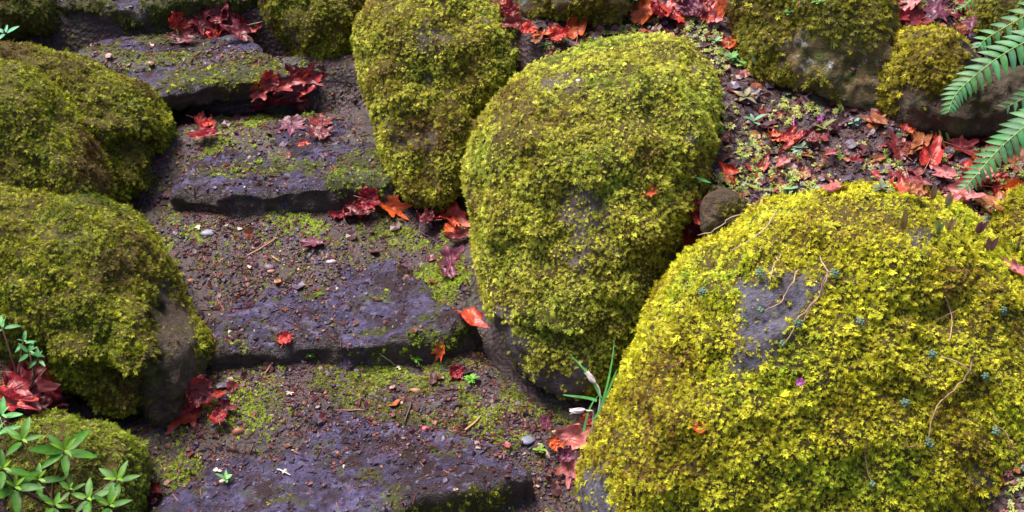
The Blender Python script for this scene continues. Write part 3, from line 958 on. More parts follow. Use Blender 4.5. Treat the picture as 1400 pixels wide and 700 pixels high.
ORD = ['', 'second', 'third', 'fourth', 'fifth', 'sixth', 'seventh', 'eighth', 'ninth', 'tenth', 'eleventh', 'twelfth', 'thirteenth', 'fourteenth', 'fifteenth', 'sixteenth', 'seventeenth', 'eighteenth', 'nineteenth', 'twentieth']
def leaf_pile(where, leaves, group='fallen maple leaves', lift=0.006):
    """leaves: (px, py, radius_px, colour, form[, lean])"""
    order = sorted(range(len(leaves)), key=lambda i: leaves[i][0])
    rank = {i: r for r, i in enumerate(order)}
    n = len(leaves)
    for i, lf in enumerate(leaves):
        px, py, rp, cn, form = lf[:5]
        lean = lf[5] if len(lf) > 5 else None
        p, nn = hit(px, py)
        dist = (Vector(CAM) - p).length
        s = 1.28 * rp * dist / FPX
        me = leaf_data(form, cn)
        o = link('maple_leaf', me)
        base = (nn * 0.6 + Vector((0, 0, 0.6))).normalized()
        jit = Vector((random.gauss(0, .2), random.gauss(0, .2) - 0.12, random.gauss(0, .08)))
        if lean: jit = Vector(lean)
        zax = (base + jit).normalized()
        rot = zax.to_track_quat('Z', 'Y').to_matrix().to_4x4() @ Matrix.Rotation(random.uniform(0, 6.28), 4, 'Z')
        o.matrix_world = Matrix.Translation(p + base * (lift + 0.006 * (i % 4))) @ rot @ Matrix.Diagonal((s, s, s * 0.62, 1))
        r = rank[i]
        if n == 1: pos = ''
        elif r == 0: pos = 'leftmost '
        elif r == n - 1: pos = 'rightmost '
        elif r <= n // 2: pos = ORD[r] + ' from left '
        else: pos = (ORD[n - 1 - r] + ' from right ')
        f = {'flat': 'flat', 'curled': 'curled', 'crumpled': 'crumpled', 'folded': 'folded'}[form]
        tag(o, f'{cn} {f} maple leaf {pos}{where}', 'leaf', group)

def auto_pile(n, x0, y0, x1, y1, rmin, rmax, cols, forms=('crumpled', 'curled', 'crumpled', 'curled', 'folded', 'flat'), slope=0):
    out = []
    for k in range(n):
        best = None
        for _ in range(10):
            fx = random.random(); fy = random.random()
            c = (x0 + fx * (x1 - x0), y0 + fy * (y1 - y0) + slope * (fx - .5))
            dmin = min([((c[0] - o[0]) ** 2 + (c[1] - o[1]) ** 2) for o in out] or [1e9])
            if best is None or dmin > best[0]: best = (dmin, c)
        c = best[1]
        out.append((c[0], c[1], random.uniform(rmin, rmax), random.choice(cols), random.choice(forms)))
    return out

RED = ['crimson', 'crimson', 'dull red', 'maroon', 'dull red']
BRT = ['scarlet', 'orange red', 'rust brown', 'pink', 'crimson', 'rust brown', 'dull red', 'orange red']
leaf_pile('in pile below topmost step', auto_pile(11, 240, 24, 350, 56, 19, 27, ['crimson', 'crimson', 'dull red', 'maroon', 'scarlet'], slope=-6))
leaf_pile('in pile at back of third step', auto_pile(12, 352, 106, 418, 148, 18, 26, RED, ('crumpled', 'curled', 'folded')))
leaf_pile('lying flattened on third step', [(400, 172, 20, 'purple', 'flat'), (440, 172, 18, 'dull red', 'flat'), (436, 188, 18, 'maroon', 'flat'), (415, 205, 9, 'scarlet', 'curled')])
leaf_pile('left of the third step', [(276, 170, 22, 'scarlet', 'crumpled'), (284, 190, 20, 'crimson', 'folded')])
leaf_pile('under third step riser', [(470, 292, 28, 'crimson', 'crumpled'), (488, 284, 26, 'dull red', 'curled'), (504, 276, 24, 'crimson', 'crumpled'), (492, 300, 20, 'maroon', 'curled'), (532, 282, 26, 'orange red', 'folded')])
leaf_pile('beside the central boulder', [(614, 292, 26, 'orange red', 'curled'), (600, 302, 27, 'crimson', 'crumpled'), (622, 304, 24, 'scarlet', 'curled'), (585, 310, 18, 'maroon', 'crumpled'), (618, 318, 20, 'orange red', 'crumpled'), (632, 328, 18, 'maroon', 'folded')])
leaf_pile('lying below pile beside central boulder', [(616, 358, 26, 'purple', 'flat'), (612, 376, 18, 'purple', 'curled')])
leaf_pile('by right end of second step', [(640, 436, 25, 'scarlet', 'curled')])
leaf_pile('standing below second step', [(603, 478, 15, 'orange red', 'folded', (-0.9, -0.6, -0.2))])
leaf_pile('below second step by central boulder', [(625, 512, 15, 'crimson', 'crumpled')])
leaf_pile('under front edge of second step', [(390, 468, 16, 'scarlet', 'crumpled'), (430, 372 - 36, 16, 'purple', 'flat')])
leaf_pile('propped against dark left boulder', [(258, 562, 36, 'crimson', 'folded', (0.7, -0.9, 0.0)), (262, 535, 30, 'dull red', 'crumpled', (0.3, -0.7, 0)), (276, 548, 26, 'scarlet', 'curled'), (300, 582, 18, 'crimson', 'crumpled'), (305, 560, 18, 'maroon', 'curled')])
leaf_pile('in shaded gap between left boulders', auto_pile(9, 0, 520, 70, 560, 24, 34, ['dull red', 'maroon', 'crimson']))
leaf_pile('beside small lime moss boulder', [(206, 684, 20, 'maroon', 'crumpled'), (212, 672, 14, 'dull red', 'curled')])
leaf_pile('against yellow boulder foot', [(778, 602, 30, 'pink', 'curled', (-0.2, -0.8, 0)), (778, 640, 24, 'pink', 'folded', (-0.4, -0.6, 0)), (760, 616, 16, 'orange red', 'crumpled'), (772, 630, 18, 'purple', 'crumpled')])
leaf_pile('on path near yellow boulder', [(746, 582, 15, 'purple', 'flat'), (803, 578, 14, 'crimson', 'crumpled')])
leaf_pile('in gap behind yellow boulder', [(958, 270, 24, 'dull red', 'crumpled'), (944, 292, 28, 'crimson', 'crumpled'), (936, 312, 24, 'maroon', 'crumpled'), (950, 325, 20, 'crimson', 'curled'), (932, 330, 16, 'scarlet', 'curled')])
leaf_pile('above small brown stone', [(994, 242, 25, 'scarlet', 'curled')])
leaf_pile('stuck on central boulder', [(887, 263, 15, 'orange red', 'folded', (-0.6, -0.4, 0))])
leaf_pile('at top between mossy boulders', [(686, 8, 24, 'pink', 'crumpled'), (694, 22, 24, 'crimson', 'crumpled'), (706, 38, 18, 'dull red', 'folded'), (726, 48, 18, 'scarlet', 'crumpled'), (748, 45, 20, 'orange red', 'flat'), (786, 46, 24, 'orange red', 'curled'), (764, 58, 22, 'scarlet', 'crumpled'), (738, 60, 14, 'rust brown', 'crumpled')])
leaf_pile('behind top of central boulder', auto_pile(15, 872, 6, 1000, 34, 17, 25, ['scarlet', 'orange red', 'crimson', 'pink', 'purple', 'scarlet']))
leaf_pile('right of central boulder top', [(992, 62, 16, 'scarlet', 'curled'), (1008, 66, 14, 'orange red', 'crumpled')])
leaf_pile('in hollow at upper right', [(1236, 10, 28, 'pink', 'curled'), (1232, 30, 24, 'crimson', 'folded'), (1256, 34, 22, 'dull red', 'curled'), (1282, 22, 18, 'purple', 'flat'), (1308, 22, 14, 'maroon', 'flat'), (1322, 16, 18, 'crimson', 'flat'), (1336, 32, 15, 'purple', 'flat'), (1305, 50, 15, 'rust brown', 'crumpled'), (1328, 54, 14, 'purple', 'curled')])
leaf_pile('below lichen spotted rock', [(1197, 170, 20, 'rust brown', 'folded')])
leaf_pile('in pile amid bed', [(1062, 192, 20, 'orange red', 'crumpled'), (1085, 192, 22, 'crimson', 'curled'), (1105, 196, 18, 'dull red', 'crumpled')])
leaf_pile('below dark fern rock', auto_pile(26, 1226, 190, 1392, 280, 15, 26, BRT, slope=18))
leaf_pile('scattered in bed behind yellow boulder', auto_pile(9, 1030, 210, 1230, 248, 9, 14, ['maroon', 'purple', 'crimson', 'rust brown', 'pink']))
leaf_pile('long and curled behind yellow boulder', [(1142, 262, 20, 'pink', 'folded')])
leaf_pile('resting on yellow moss', [(960, 585, 14, 'orange red', 'crumpled')])
leaf_pile('beside right edge boulder', [(1386, 372, 18, 'pink', 'curled')])

# ------------------------------------------------------------------ tubes and blades
class MB:
    def __init__(self): self.V, self.F, self.C = [], [], []
    def tube(self, pts, r0, r1, col, k=6):
        pts = [Vector(p) for p in pts]; n = len(pts); b = len(self.V)
        for i, p in enumerate(pts):
            t = (pts[min(i + 1, n - 1)] - pts[max(i - 1, 0)]).normalized()
            a = t.orthogonal().normalized() if abs(t.z) > .95 else t.cross(Vector((0, 0, 1))).normalized()
            c = t.cross(a)
            r = r0 + (r1 - r0) * i / (n - 1)
            for q in range(k):
                an = 2 * math.pi * q / k
                self.V.append(p + (a * math.cos(an) + c * math.sin(an)) * r); self.C.append(col)
        for i in range(n - 1):
            for q in range(k):
                self.F.append((b + i * k + q, b + i * k + (q + 1) % k, b + (i + 1) * k + (q + 1) % k, b + (i + 1) * k + q))
        for e in (0, n - 1):
            self.V.append(pts[e]); self.C.append(col); ci = len(self.V) - 1
            for q in range(k):
                self.F.append((b + e * k + q, b + e * k + (q + 1) % k, ci, ci))
    def blade(self, base, d, up, L, W, col, droop=0.25, fold=0.12, n=8, tip=None, prof=None):
        """a leaf blade: midrib raised/folded, pointed at both ends"""
        base, d, up = Vector(base), Vector(d).normalized(), Vector(up).normalized()
        side = d.cross(up).normalized(); up = side.cross(d)
        b = len(self.V)
        for i in range(n + 1):
            t = i / n
            w_ = W / 2 * (prof(t) if prof else (math.sin(math.pi * min(1, t ** 0.8)) ** 0.75))
            c = base + d * (L * t) - up * (droop * L * t * t)
            cc = Vector(col) if tip is None else Vector(col).lerp(Vector(tip), t)
            self.V += [c - side * w_ + up * (fold * w_ * 2), c, c + side * w_ + up * (fold * w_ * 2)]
            self.C += [cc * 0.95, cc * 1.25, cc]
        for i in range(n):
            for q in range(2):
                o = b + i * 3 + q
                self.F.append((o, o + 1, o + 4, o + 3))
    def ball(self, c, r, col, squash=1.0):
        bm = bmesh.new(); bmesh.ops.create_icosphere(bm, subdivisions=2, radius=1)
        b = len(self.V)
        for v in bm.verts:
            k = 1 + random.uniform(-.06, .06)
            self.V.append(Vector(c) + Vector((v.co.x * r * k, v.co.y * r * k, v.co.z * r * squash * k))); self.C.append(col)
        for f in bm.faces:
            i = [v.index + b for v in f.verts]
            self.F.append((i[0], i[1], i[2], i[2]))
        bm.free()
    def build(self, name, mat, parent=None, origin=None, smooth_shade=True):
        org = Vector(origin) if origin is not None else Vector((0, 0, 0))
        me = bpy.data.meshes.new(name)
        faces = [tuple(f) if f[2] != f[3] else tuple(f[:3]) for f in self.F]
        me.from_pydata([tuple(v - org) for v in self.V], [], faces)
        a = me.color_attributes.new('Col', 'FLOAT_COLOR', 'POINT')
        a.data.foreach_set('color', np.array([(c[0], c[1], c[2], 1) for c in self.C], np.float32).ravel())
        me.polygons.foreach_set('use_smooth', [smooth_shade] * len(faces))
        me.materials.append(mat); me.update()
        return link(name, me, parent, None if parent is not None else org)

def empty(name, loc):
    o = bpy.data.objects.new(name, None); COL.objects.link(o); o.location = loc
    o.empty_display_size = 0.05
    return o

# ------------------------------------------------------------------ ferns at the right
FG = (0.055, 0.165, 0.055)
def frond(root, path, pinna_px, pairs, gap=1.0, seed=0):
    rg = random.Random(seed)
    pts = [Vector(unproj(*p)) for p in path]
    dense = []
    n = len(pts)
    for i in range(n - 1):
        p0, p1, p2, p3 = pts[max(i - 1, 0)], pts[i], pts[i + 1], pts[min(i + 2, n - 1)]
        for t in np.linspace(0, 1, 10, endpoint=False):
            dense.append(0.5 * ((2 * p1) + (-p0 + p2) * t + (2 * p0 - 5 * p1 + 4 * p2 - p3) * t * t + (-p0 + 3 * p1 - 3 * p2 + p3) * t ** 3))
    dense.append(pts[-1])
    mb = MB()
    mb.tube(dense, 0.0028, 0.001, (0.22, 0.36, 0.10), 6)
    L = len(dense)
    dref = path[0][2]
    for k in range(pairs):
        t = (k + 0.3) / pairs
        f = t * (L - 1); i = min(int(f), L - 2)
        p = dense[i].lerp(dense[i + 1], f - i)
        tg = (dense[min(i + 1, L - 1)] - dense[max(i - 1, 0)]).normalized()
        view = (Vector(CAM) - p).normalized()
        up = (view * 0.6 + Vector((0, 0, 1)) * 0.7); up = (up - tg * up.dot(tg)).normalized()
        side = tg.cross(up).normalized()
        ln = pinna_px * dref / FPX * (1 - 0.72 * t ** 1.6) * min(1, 0.75 + t * 2)
        for s in (-1, 1):
            dd = (side * s + tg * (0.42 + 0.3 * t) + up * rg.uniform(-.15, .1)).normalized()
            c = [x * rg.uniform(0.8, 1.2) for x in FG]
            mb.blade(p + tg * (0.004 * s), dd, up, ln * rg.uniform(.9, 1.08), ln * 0.33, c, droop=0.3, fold=0.12, n=7,
                     prof=lambda u: max(0.0, (1 - u ** 2.6)) * (0.75 + 0.25 * min(1, u * 5)) * (1 if u < .99 else 0) + 0.02)
    return mb.build('frond', GREEN, root, None)

bp, _ = hit(1395, 190)
fern = empty('fern', (0, 0, 0))
tag(fern, 'green sword fern arching in from the right edge over red leaves', 'fern')
frond(fern, [(1470, 20, 3.66), (1420, 48, 3.64), (1372, 74, 3.62), (1330, 106, 3.60), (1306, 130, 3.58), (1297, 152, 3.57)], 36, 20, seed=1)
frond(fern, [(1480, 110, 3.50), (1430, 150, 3.50), (1395, 178, 3.50), (1362, 208, 3.50), (1336, 238, 3.50), (1318, 258, 3.49)], 37, 20, seed=2)
frond(fern, [(1480, 90, 3.62), (1440, 112, 3.64), (1405, 132, 3.64), (1372, 148, 3.64)], 34, 10, seed=3)
frond(fern, [(1470, -10, 3.72), (1430, 5, 3.72), (1390, 28, 3.72), (1350, 52, 3.72), (1338, 64, 3.71)], 34, 11, seed=4)
frond(fern, [(1340, -14, 3.98), (1326, 2, 3.98), (1316, 10, 3.98), (1304, 14, 3.98)], 12, 7, seed=5)

# ------------------------------------------------------------------ leafy shrubs at left
def whorl_shrub(label, root_px, tips, leaf_len, seed, col=(0.042, 0.135, 0.008), tip=(0.14, 0.26, 0.015)):
    rg = random.Random(seed)
    rp, _ = hit(*root_px)
    root = empty('shrub', rp)
    tag(root, label, 'shrub', 'leafy shrubs at the left')
    st = MB()
    for (px, py, d, nl, sc) in tips:
        c = Vector(unproj(px, py, d))
        mid = rp.lerp(c, 0.55) + Vector((rg.uniform(-.02, .02), 0, -0.02))
        st.tube([rp, mid, c], 0.004, 0.002, (0.10, 0.05, 0.03))
        mb = MB()
        view = (Vector(CAM) - c).normalized()
        ax = (Vector((0, 0, 1)) * .8 + view * .5 + Vector((rg.uniform(-.3, .3), 0, 0))).normalized()
        u = ax.orthogonal().normalized(); v = ax.cross(u)
        for k in range(nl):
            a = k * 2.4 + rg.uniform(-.2, .2)
            out = u * math.cos(a) + v * math.sin(a)
            inner = k < nl * 0.35
            el = 1.0 if inner else rg.uniform(0.15, 0.45)
            dd = (out + ax * el).normalized()
            L = leaf_len * sc * (0.45 if inner else rg.uniform(0.75, 1.15))
            g = rg.uniform(.8, 1.2)
            cc = [x * g for x in (tip if inner else col)]
            mb.blade(c + dd * 0.003 - ax * (0.012 if not inner else 0), dd, ax, L, L * 0.31, cc, droop=rg.uniform(.05, .35), fold=.14, n=8)
        w_ = mb.build('leaf_whorl', GREEN, root, rp)
    s = st.build('stem', GREEN, root, rp)
    return root
whorl_shrub('bright green shrub with pointed leaves in front of small lime boulder', (70, 690),
            [(88, 615, 3.22, 10, 1.1), (52, 655, 3.2, 8, .8), (30, 600, 3.24, 7, .8), (160, 655, 3.2, 9, .9), (120, 680, 3.15, 8, .8), (20, 665, 3.16, 9, .9), (75, 690, 3.12, 8, .7), (95, 668, 3.2, 7, .5), (150, 690, 3.14, 8, .8), (4, 640, 3.16, 8, .8)], 0.068, 1)
whorl_shrub('small sprig of glossy leaves against the dark left boulder', (30, 545),
            [(40, 480, 3.45, 7, .8), (32, 466, 3.46, 6, .6), (52, 488, 3.46, 5, .7), (2, 446, 3.45, 6, .8)], 0.05, 2, (0.06, 0.2, 0.06), (0.09, 0.26, 0.07))
whorl_shrub('pale green sprig entering at left edge above the leaf filled gap', (-20, 560),
            [(2, 566, 3.28, 7, .9), (-4, 590, 3.26, 7, .9)], 0.055, 3, (0.10, 0.32, 0.09), (0.14, 0.4, 0.1))
whorl_shrub('tiny blue green sprig on upper left boulder rim', (-5, 60),
            [(6, 42, 4.05, 7, .8), (-2, 190, 3.76, 5, .6)], 0.05, 4, (0.12, 0.34, 0.2), (0.16, 0.4, 0.22))

# ------------------------------------------------------------------ crocus buds by the yellow boulder
fp, fn = hit(806, 600)
cro = empty('crocus', fp)
tag(cro, 'pale crocus with two closed buds between the big boulders', 'flower')
def path3(*pp): return [Vector(unproj(*q)) for q in pp]
def bezier(pts, n=14):
    out = []
    for t in np.linspace(0, 1, n):
        q = [p.copy() for p in pts]
        while len(q) > 1: q = [q[i].lerp(q[i + 1], t) for i in range(len(q) - 1)]
        out.append(q[0])
    return out
dC = 3.42
for bx, by, tx, ty, sx, sy in ((803, 508, 814, 524, 826, 542), (783, 563, 800, 560, 816, 544)):
    fl = MB()
    a, b_ = Vector(unproj(bx - (2 if by < 540 else 4), by, dC)), Vector(unproj(tx, ty, dC))
    L = (a - b_).length
    d = (a - b_).normalized(); view = (Vector(CAM) - a).normalized()
    sd_ = d.cross(view).normalized()
    for k in range(5):
        an = k * 1.257
        o = sd_ * math.cos(an) + view * math.sin(an)
        fl.blade(b_ + o * 0.0025, d + o * 0.08, o, L * 1.05, L * 0.42, (0.72, 0.6, 0.66), droop=-.05, fold=-.3, n=7, tip=(0.80, 0.72, 0.70))
    fl.build('bud', GREEN, cro, fp)
    stt = MB()
    stt.tube(bezier(path3((tx, ty, dC), (tx + 8, ty + 8, dC), (sx, sy, dC), (808, 600, dC + .02))), 0.0022, 0.0022, (0.62, 0.55, 0.5))
    stt.build('stalk', GREEN, cro, fp)
def grass_blade(mb, pts, wpx, col):
    P_ = bezier(path3(*pts), 16)
    for i, p in enumerate(P_):
        t = i / 15
        w_ = wpx * dC / FPX * 0.5 * (1 - t ** 2) + 0.0004
        tg = (P_[min(i + 1, 15)] - P_[max(i - 1, 0)]).normalized()
        s_ = tg.cross((Vector(CAM) - p).normalized()).normalized()
        mb.V += [p - s_ * w_, p + s_ * w_ + Vector((0, 0.001, 0.001))]; mb.C += [col, col]
    b = len(mb.V) - 32
    for i in range(15): mb.F.append((b + 2 * i, b + 2 * i + 1, b + 2 * i + 3, b + 2 * i + 2))
for pts in ([(798, 592, dC), (802, 560, dC), (812, 545, dC), (822, 538, dC)], [(816, 548, dC), (800, 542, dC), (784, 543, dC), (770, 540, dC)], [(820, 560, dC), (834, 520, dC), (838, 490, dC), (840, 462, dC)],
            [(822, 545, dC), (812, 520, dC), (796, 500, dC), (778, 484, dC)], [(812, 575, dC), (838, 530, dC), (842, 500, dC), (846, 505, dC)]):
    gb = MB(); grass_blade(gb, pts, 2.8, (0.12, 0.40, 0.10)); gb.build('leaf_blade', GREEN, cro, fp)

# ------------------------------------------------------------------ creeping stems on the yellow boulder
def surf_path(pp, lift=0.012, n=16):
    q = bezier([Vector((x, y, 0)) for x, y in pp], n)
    out = []
    for v in q:
        p, nn = hit(v.x, v.y)
        out.append(p + nn * lift)
    return out
STEMS = [
    ('long pale curved stem near right side of yellow moss', [(1328, 490), (1325, 530), (1258, 540), (1266, 612)], .0028, 1, (0.52, 0.33, 0.2)),
    ('short pale stem crossing the long curved one', [(1283, 491), (1305, 492), (1322, 500), (1332, 512)], .0022, 0, (0.52, 0.33, 0.2)),
    ('thin stem hanging straight near bottom of yellow boulder', [(1185, 595), (1182, 620), (1186, 640), (1193, 662)], .0022, 1, (0.5, 0.3, 0.18)),
    ('arching stem over left of the slate patch', [(1088, 370), (1076, 410), (1058, 424), (1040, 423)], .0024, 1, (0.55, 0.34, 0.25)),
    ('reddish stem crossing the slate patch', [(1126, 376), (1118, 410), (1100, 440), (1082, 450)], .0026, 0, (0.34, 0.18, 0.16)),
    ('pale stem right of slate patch', [(1132, 378), (1122, 400), (1108, 420), (1066, 470)], .0026, 1, (0.55, 0.36, 0.25)),
    ('pale forked stem above slate patch', [(1122, 352), (1124, 370), (1132, 380), (1136, 376)], .0022, 0, (0.58, 0.4, 0.28)),
    ('slanting stem on left shoulder of yellow boulder', [(1062, 298), (1045, 318), (1030, 332), (1004, 346)], .0022, 0, (0.6, 0.45, 0.3)),
    ('pale stem along upper left rim of yellow boulder', [(1030, 285), (1000, 296), (970, 312), (946, 328)], .0022, 0, (0.62, 0.48, 0.38)),
    ('stem at right with red tip', [(1288, 400), (1300, 420), (1306, 440), (1296, 470)], .0026, 0, (0.55, 0.35, 0.2)),
    ('thin cross stem beside the red tipped stem', [(1310, 422), (1300, 428), (1290, 432), (1277, 437)], .0018, 0, (0.5, 0.3, 0.18)),
    ('long thin stem running to the right edge of moss', [(1350, 568), (1366, 592), (1386, 620), (1396, 648)], .002, 1, (0.5, 0.28, 0.16)),
    ('red twig on left slope of yellow boulder', [(950, 474), (940, 490), (930, 500), (918, 504)], .0022, 0, (0.36, 0.12, 0.12)),
    ('thin stem above left shoulder on yellow moss', [(1066, 344), (1062, 360), (1058, 372), (1052, 386)], .002, 0, (0.6, 0.42, 0.28)),
    ('horizontal stem near bottom right of yellow moss', [(1226, 606), (1240, 606), (1250, 606), (1258, 606)], .002, 0, (0.45, 0.22, 0.12)),
]
for lb, pp, r, bud, c in STEMS:
    sp = surf_path(pp, 0.013)
    sp = [q + Vector((0, 0, (float(vnoise(np.array([list(q * 40)]), 4)[0]) - .55) * 0.014)) for q in sp]
    r *= .75; c = tuple(x * .8 for x in c)
    root = empty('creeping_stem', sp[0]); tag(root, lb, 'stem', 'creeping stems on the yellow moss')
    m = MB(); m.tube(sp, r, r * 0.7, c, 6); m.build('stalk', GREEN, root, sp[0])
    if bud:
        m = MB(); p = sp[-1]
        for k in range(7):
            a = k * 2.4; m.ball(p + Vector((math.cos(a) * .004, math.sin(a) * .004, .001 * k)), 0.0042, (0.12, 0.19, 0.12))
        m.build('bud', GREEN, root, sp[0])
for x, y, where in ((1236, 550, 'left of the long curved stem'), (1277, 484, 'above the crossing stem'), (1340, 514, 'right of the crossing stem'), (1356, 592, 'on the stem near right edge'), (1262, 606, 'below the long curved stem'),
                    (1092, 442, 'at lower right of slate patch'), (1140, 377, 'at top right of slate patch'), (1044, 376, 'at top left of slate patch'), (1364, 424, 'on right shoulder of yellow boulder'), (1170, 444, 'right of slate patch amid yellow moss'), (966, 400, 'on left shoulder of yellow boulder')):
    p, nn = hit(x, y)
    m = MB()
    for k in range(12):
        a = k * 2.4; rr = 0.0018 * math.sqrt(k) * 1.6
        u = nn.orthogonal().normalized(); v = nn.cross(u)
        m.ball(p + nn * (0.02 - 0.0004 * k) + u * (math.cos(a) * rr) + v * (math.sin(a) * rr), 0.0034, (0.13, 0.2, 0.13))
    o = m.build('sedum_bud', GREEN, None, p); tag(o, 'grey green sedum bud ' + where, 'plant bud', 'sedum buds on the yellow moss')

# upright shoots on the back rim of the yellow boulder
for x, y, h, c, lb in ((1234, 316, 22, (0.24, 0.16, 0.06), 'brown upright shoot near top of yellow boulder'), (1282, 318, 15, (0.2, 0.26, 0.08), 'short green shoot on yellow boulder rim'), (1296, 316, 16, (0.32, 0.2, 0.1), 'tan shoot beside short green shoot'),
                       (1336, 320, 18, (0.14, 0.05, 0.08), 'dark purple shoot at right shoulder of yellow boulder'), (1352, 345, 22, (0.16, 0.07, 0.08), 'forked purple shoot at right rim of yellow boulder'), (1294, 282, 18, (0.26, 0.2, 0.12), 'tan shoot on back rim near red leaves'), (1275, 274, 20, (0.26, 0.17, 0.12), 'tall tan shoot on back rim near red leaves')):
    p, nn = hit(x, y)
    L = h * 3.4 / FPX * 1.3
    m = MB()
    for k in range(3 if h < 20 else 2):
        d = (nn * .3 + Vector((random.uniform(-.25, .25) + (k - 1) * .25, random.uniform(-.1, .1), 1))).normalized()
        m.blade(p, d, (Vector(CAM) - p).normalized(), L * random.uniform(.8, 1.1), L * .28, c, droop=.05, fold=.1)
    o = m.build('shoot', GREEN, None, p); tag(o, lb, 'shoot', 'upright shoots on the yellow boulder')

# ------------------------------------------------------------------ seedlings in the bed and by the rocks
def seedling(label, px, py, rpx, n, col, tall=0.5, kind='seedling'):
    p, nn = hit(px, py)
    s = rpx * (Vector(CAM) - p).length / FPX
    root = empty(kind, p); tag(root, label, 'seedling', 'seedlings in the planting bed')
    m = MB(); m.tube([p - nn * .005, p + Vector((0, -.002, s * tall))], .0022, .0015, (0.3, 0.2, 0.12)); m.build('stem', GREEN, root, p)
    m = MB(); top = p + Vector((0, -.002, s * tall))
    for k in range(n):
        a = k * 2.4 + random.random()
        d = Vector((math.cos(a), math.sin(a), random.uniform(.1, 1.2)))
        g = random.uniform(.45, .8)
        m.blade(top - Vector((0, 0, s * .3 * k / n)), d, Vector((0, 0, 1)), s * random.uniform(.5, 1.2), s * random.uniform(.28, .5), [col[0] * g, col[1] * g, col[2] * g * .75], droop=.3, fold=.12)
    m.build('leaves', GREEN, root, p)
for a in (('pale green rosette below leaves right of central boulder', 1000, 86, 15, 14, (0.16, 0.42, 0.16)), ('grey green rosette beside red leaf right of central boulder', 978, 62, 14, 7, (0.26, 0.42, 0.3)), ('bright green seedling left of the lichen rock', 1016, 92, 12, 6, (0.2, 0.45, 0.12)),
          ('tan leaved seedling at left end of bed', 1018, 138, 17, 8, (0.34, 0.3, 0.22)), ('blue green blades amid yellow cover at left of bed', 1030, 172, 17, 4, (0.2, 0.38, 0.3)), ('mint green curled seedling beside brown leaf', 1168, 172, 11, 7, (0.25, 0.55, 0.4)),
          ('olive seedling standing in middle of bed', 1124, 182, 18, 5, (0.3, 0.3, 0.1)), ('grey blue rosette below red leaf pile in bed', 1095, 208, 15, 10, (0.24, 0.32, 0.3)), ('dark green seedling right of brown leaf', 1234, 190, 12, 5, (0.10, 0.25, 0.1)),
          ('green broad leaved seedling at top edge', 866, 8, 22, 5, (0.14, 0.36, 0.08)), ('bright green seedling at top edge behind red pile', 910, 4, 20, 6, (0.22, 0.45, 0.1)), ('tiny mint seedling on orange leaves at top', 745, 64, 11, 6, (0.3, 0.55, 0.38)),
          ('grey leaved plant behind yellow boulder rim', 1205, 262, 15, 12, (0.2, 0.22, 0.16)), ('mint seedling in gravel behind yellow boulder', 1083, 262, 12, 5, (0.25, 0.45, 0.3)), ('bright green trailing sprig on the lichen rock cap', 1078, 22, 12, 9, (0.16, 0.42, 0.12)), ('small green sprig low on lichen rock cap', 1120, 6, 10, 6, (0.2, 0.45, 0.15)),
          ('vivid green seedling under third step pile', 568, 494, 10, 16, (0.2, 0.46, 0.06)), ('vivid green seedling on soil below second step', 645, 522, 11, 18, (0.2, 0.5, 0.06)), ('lime green seedling at left below second step', 426, 488, 10, 16, (0.26, 0.44, 0.08)), ('green sprig by pink leaf at path edge', 738, 618, 11, 16, (0.28, 0.42, 0.08)),
          ('green lobed leaflet on lowest step', 310, 660, 15, 4, (0.2, 0.5, 0.2))):
    seedling(*a)

# blades of grass at the rock foot
for x, y, tx, ty, c, lb in ((1276, 188, 1265, 150, (0.25, 0.42, 0.3), 'pale stiff grass blade at rock foot'), (1298, 196, 1292, 172, (0.2, 0.4, 0.1), 'green grass blade right of the pale one'), (1290, 200, 1284, 178, (0.26, 0.4, 0.08), 'short grass blade between taller ones'), (1148, 222, 1146, 195, (0.24, 0.4, 0.08), 'green blade standing in yellow ground cover'), (1034, 90, 1026, 70, (0.3, 0.45, 0.25), 'pale blade by foot of lichen rock'), (950, 242, 972, 250, (0.15, 0.45, 0.12), 'green blade tucked under scarlet leaf'), (1352, 188, 1358, 172, (0.22, 0.4, 0.1), 'thin grass blade near fern tip')):
    p, nn = hit(x, y); d = (Vector(CAM) - p).length
    q = Vector(unproj(tx, ty, (p - Vector(CAM)).dot(Vector(FWD)) - 0.02))
    m = MB(); dd = q - p; m.blade(p, dd, (Vector(CAM) - p).normalized(), dd.length, 0.008, c, droop=.08, fold=.1)
    o = m.build('grass_blade', GREEN, None, p); tag(o, lb, 'grass blade', 'grass blades in the bed')

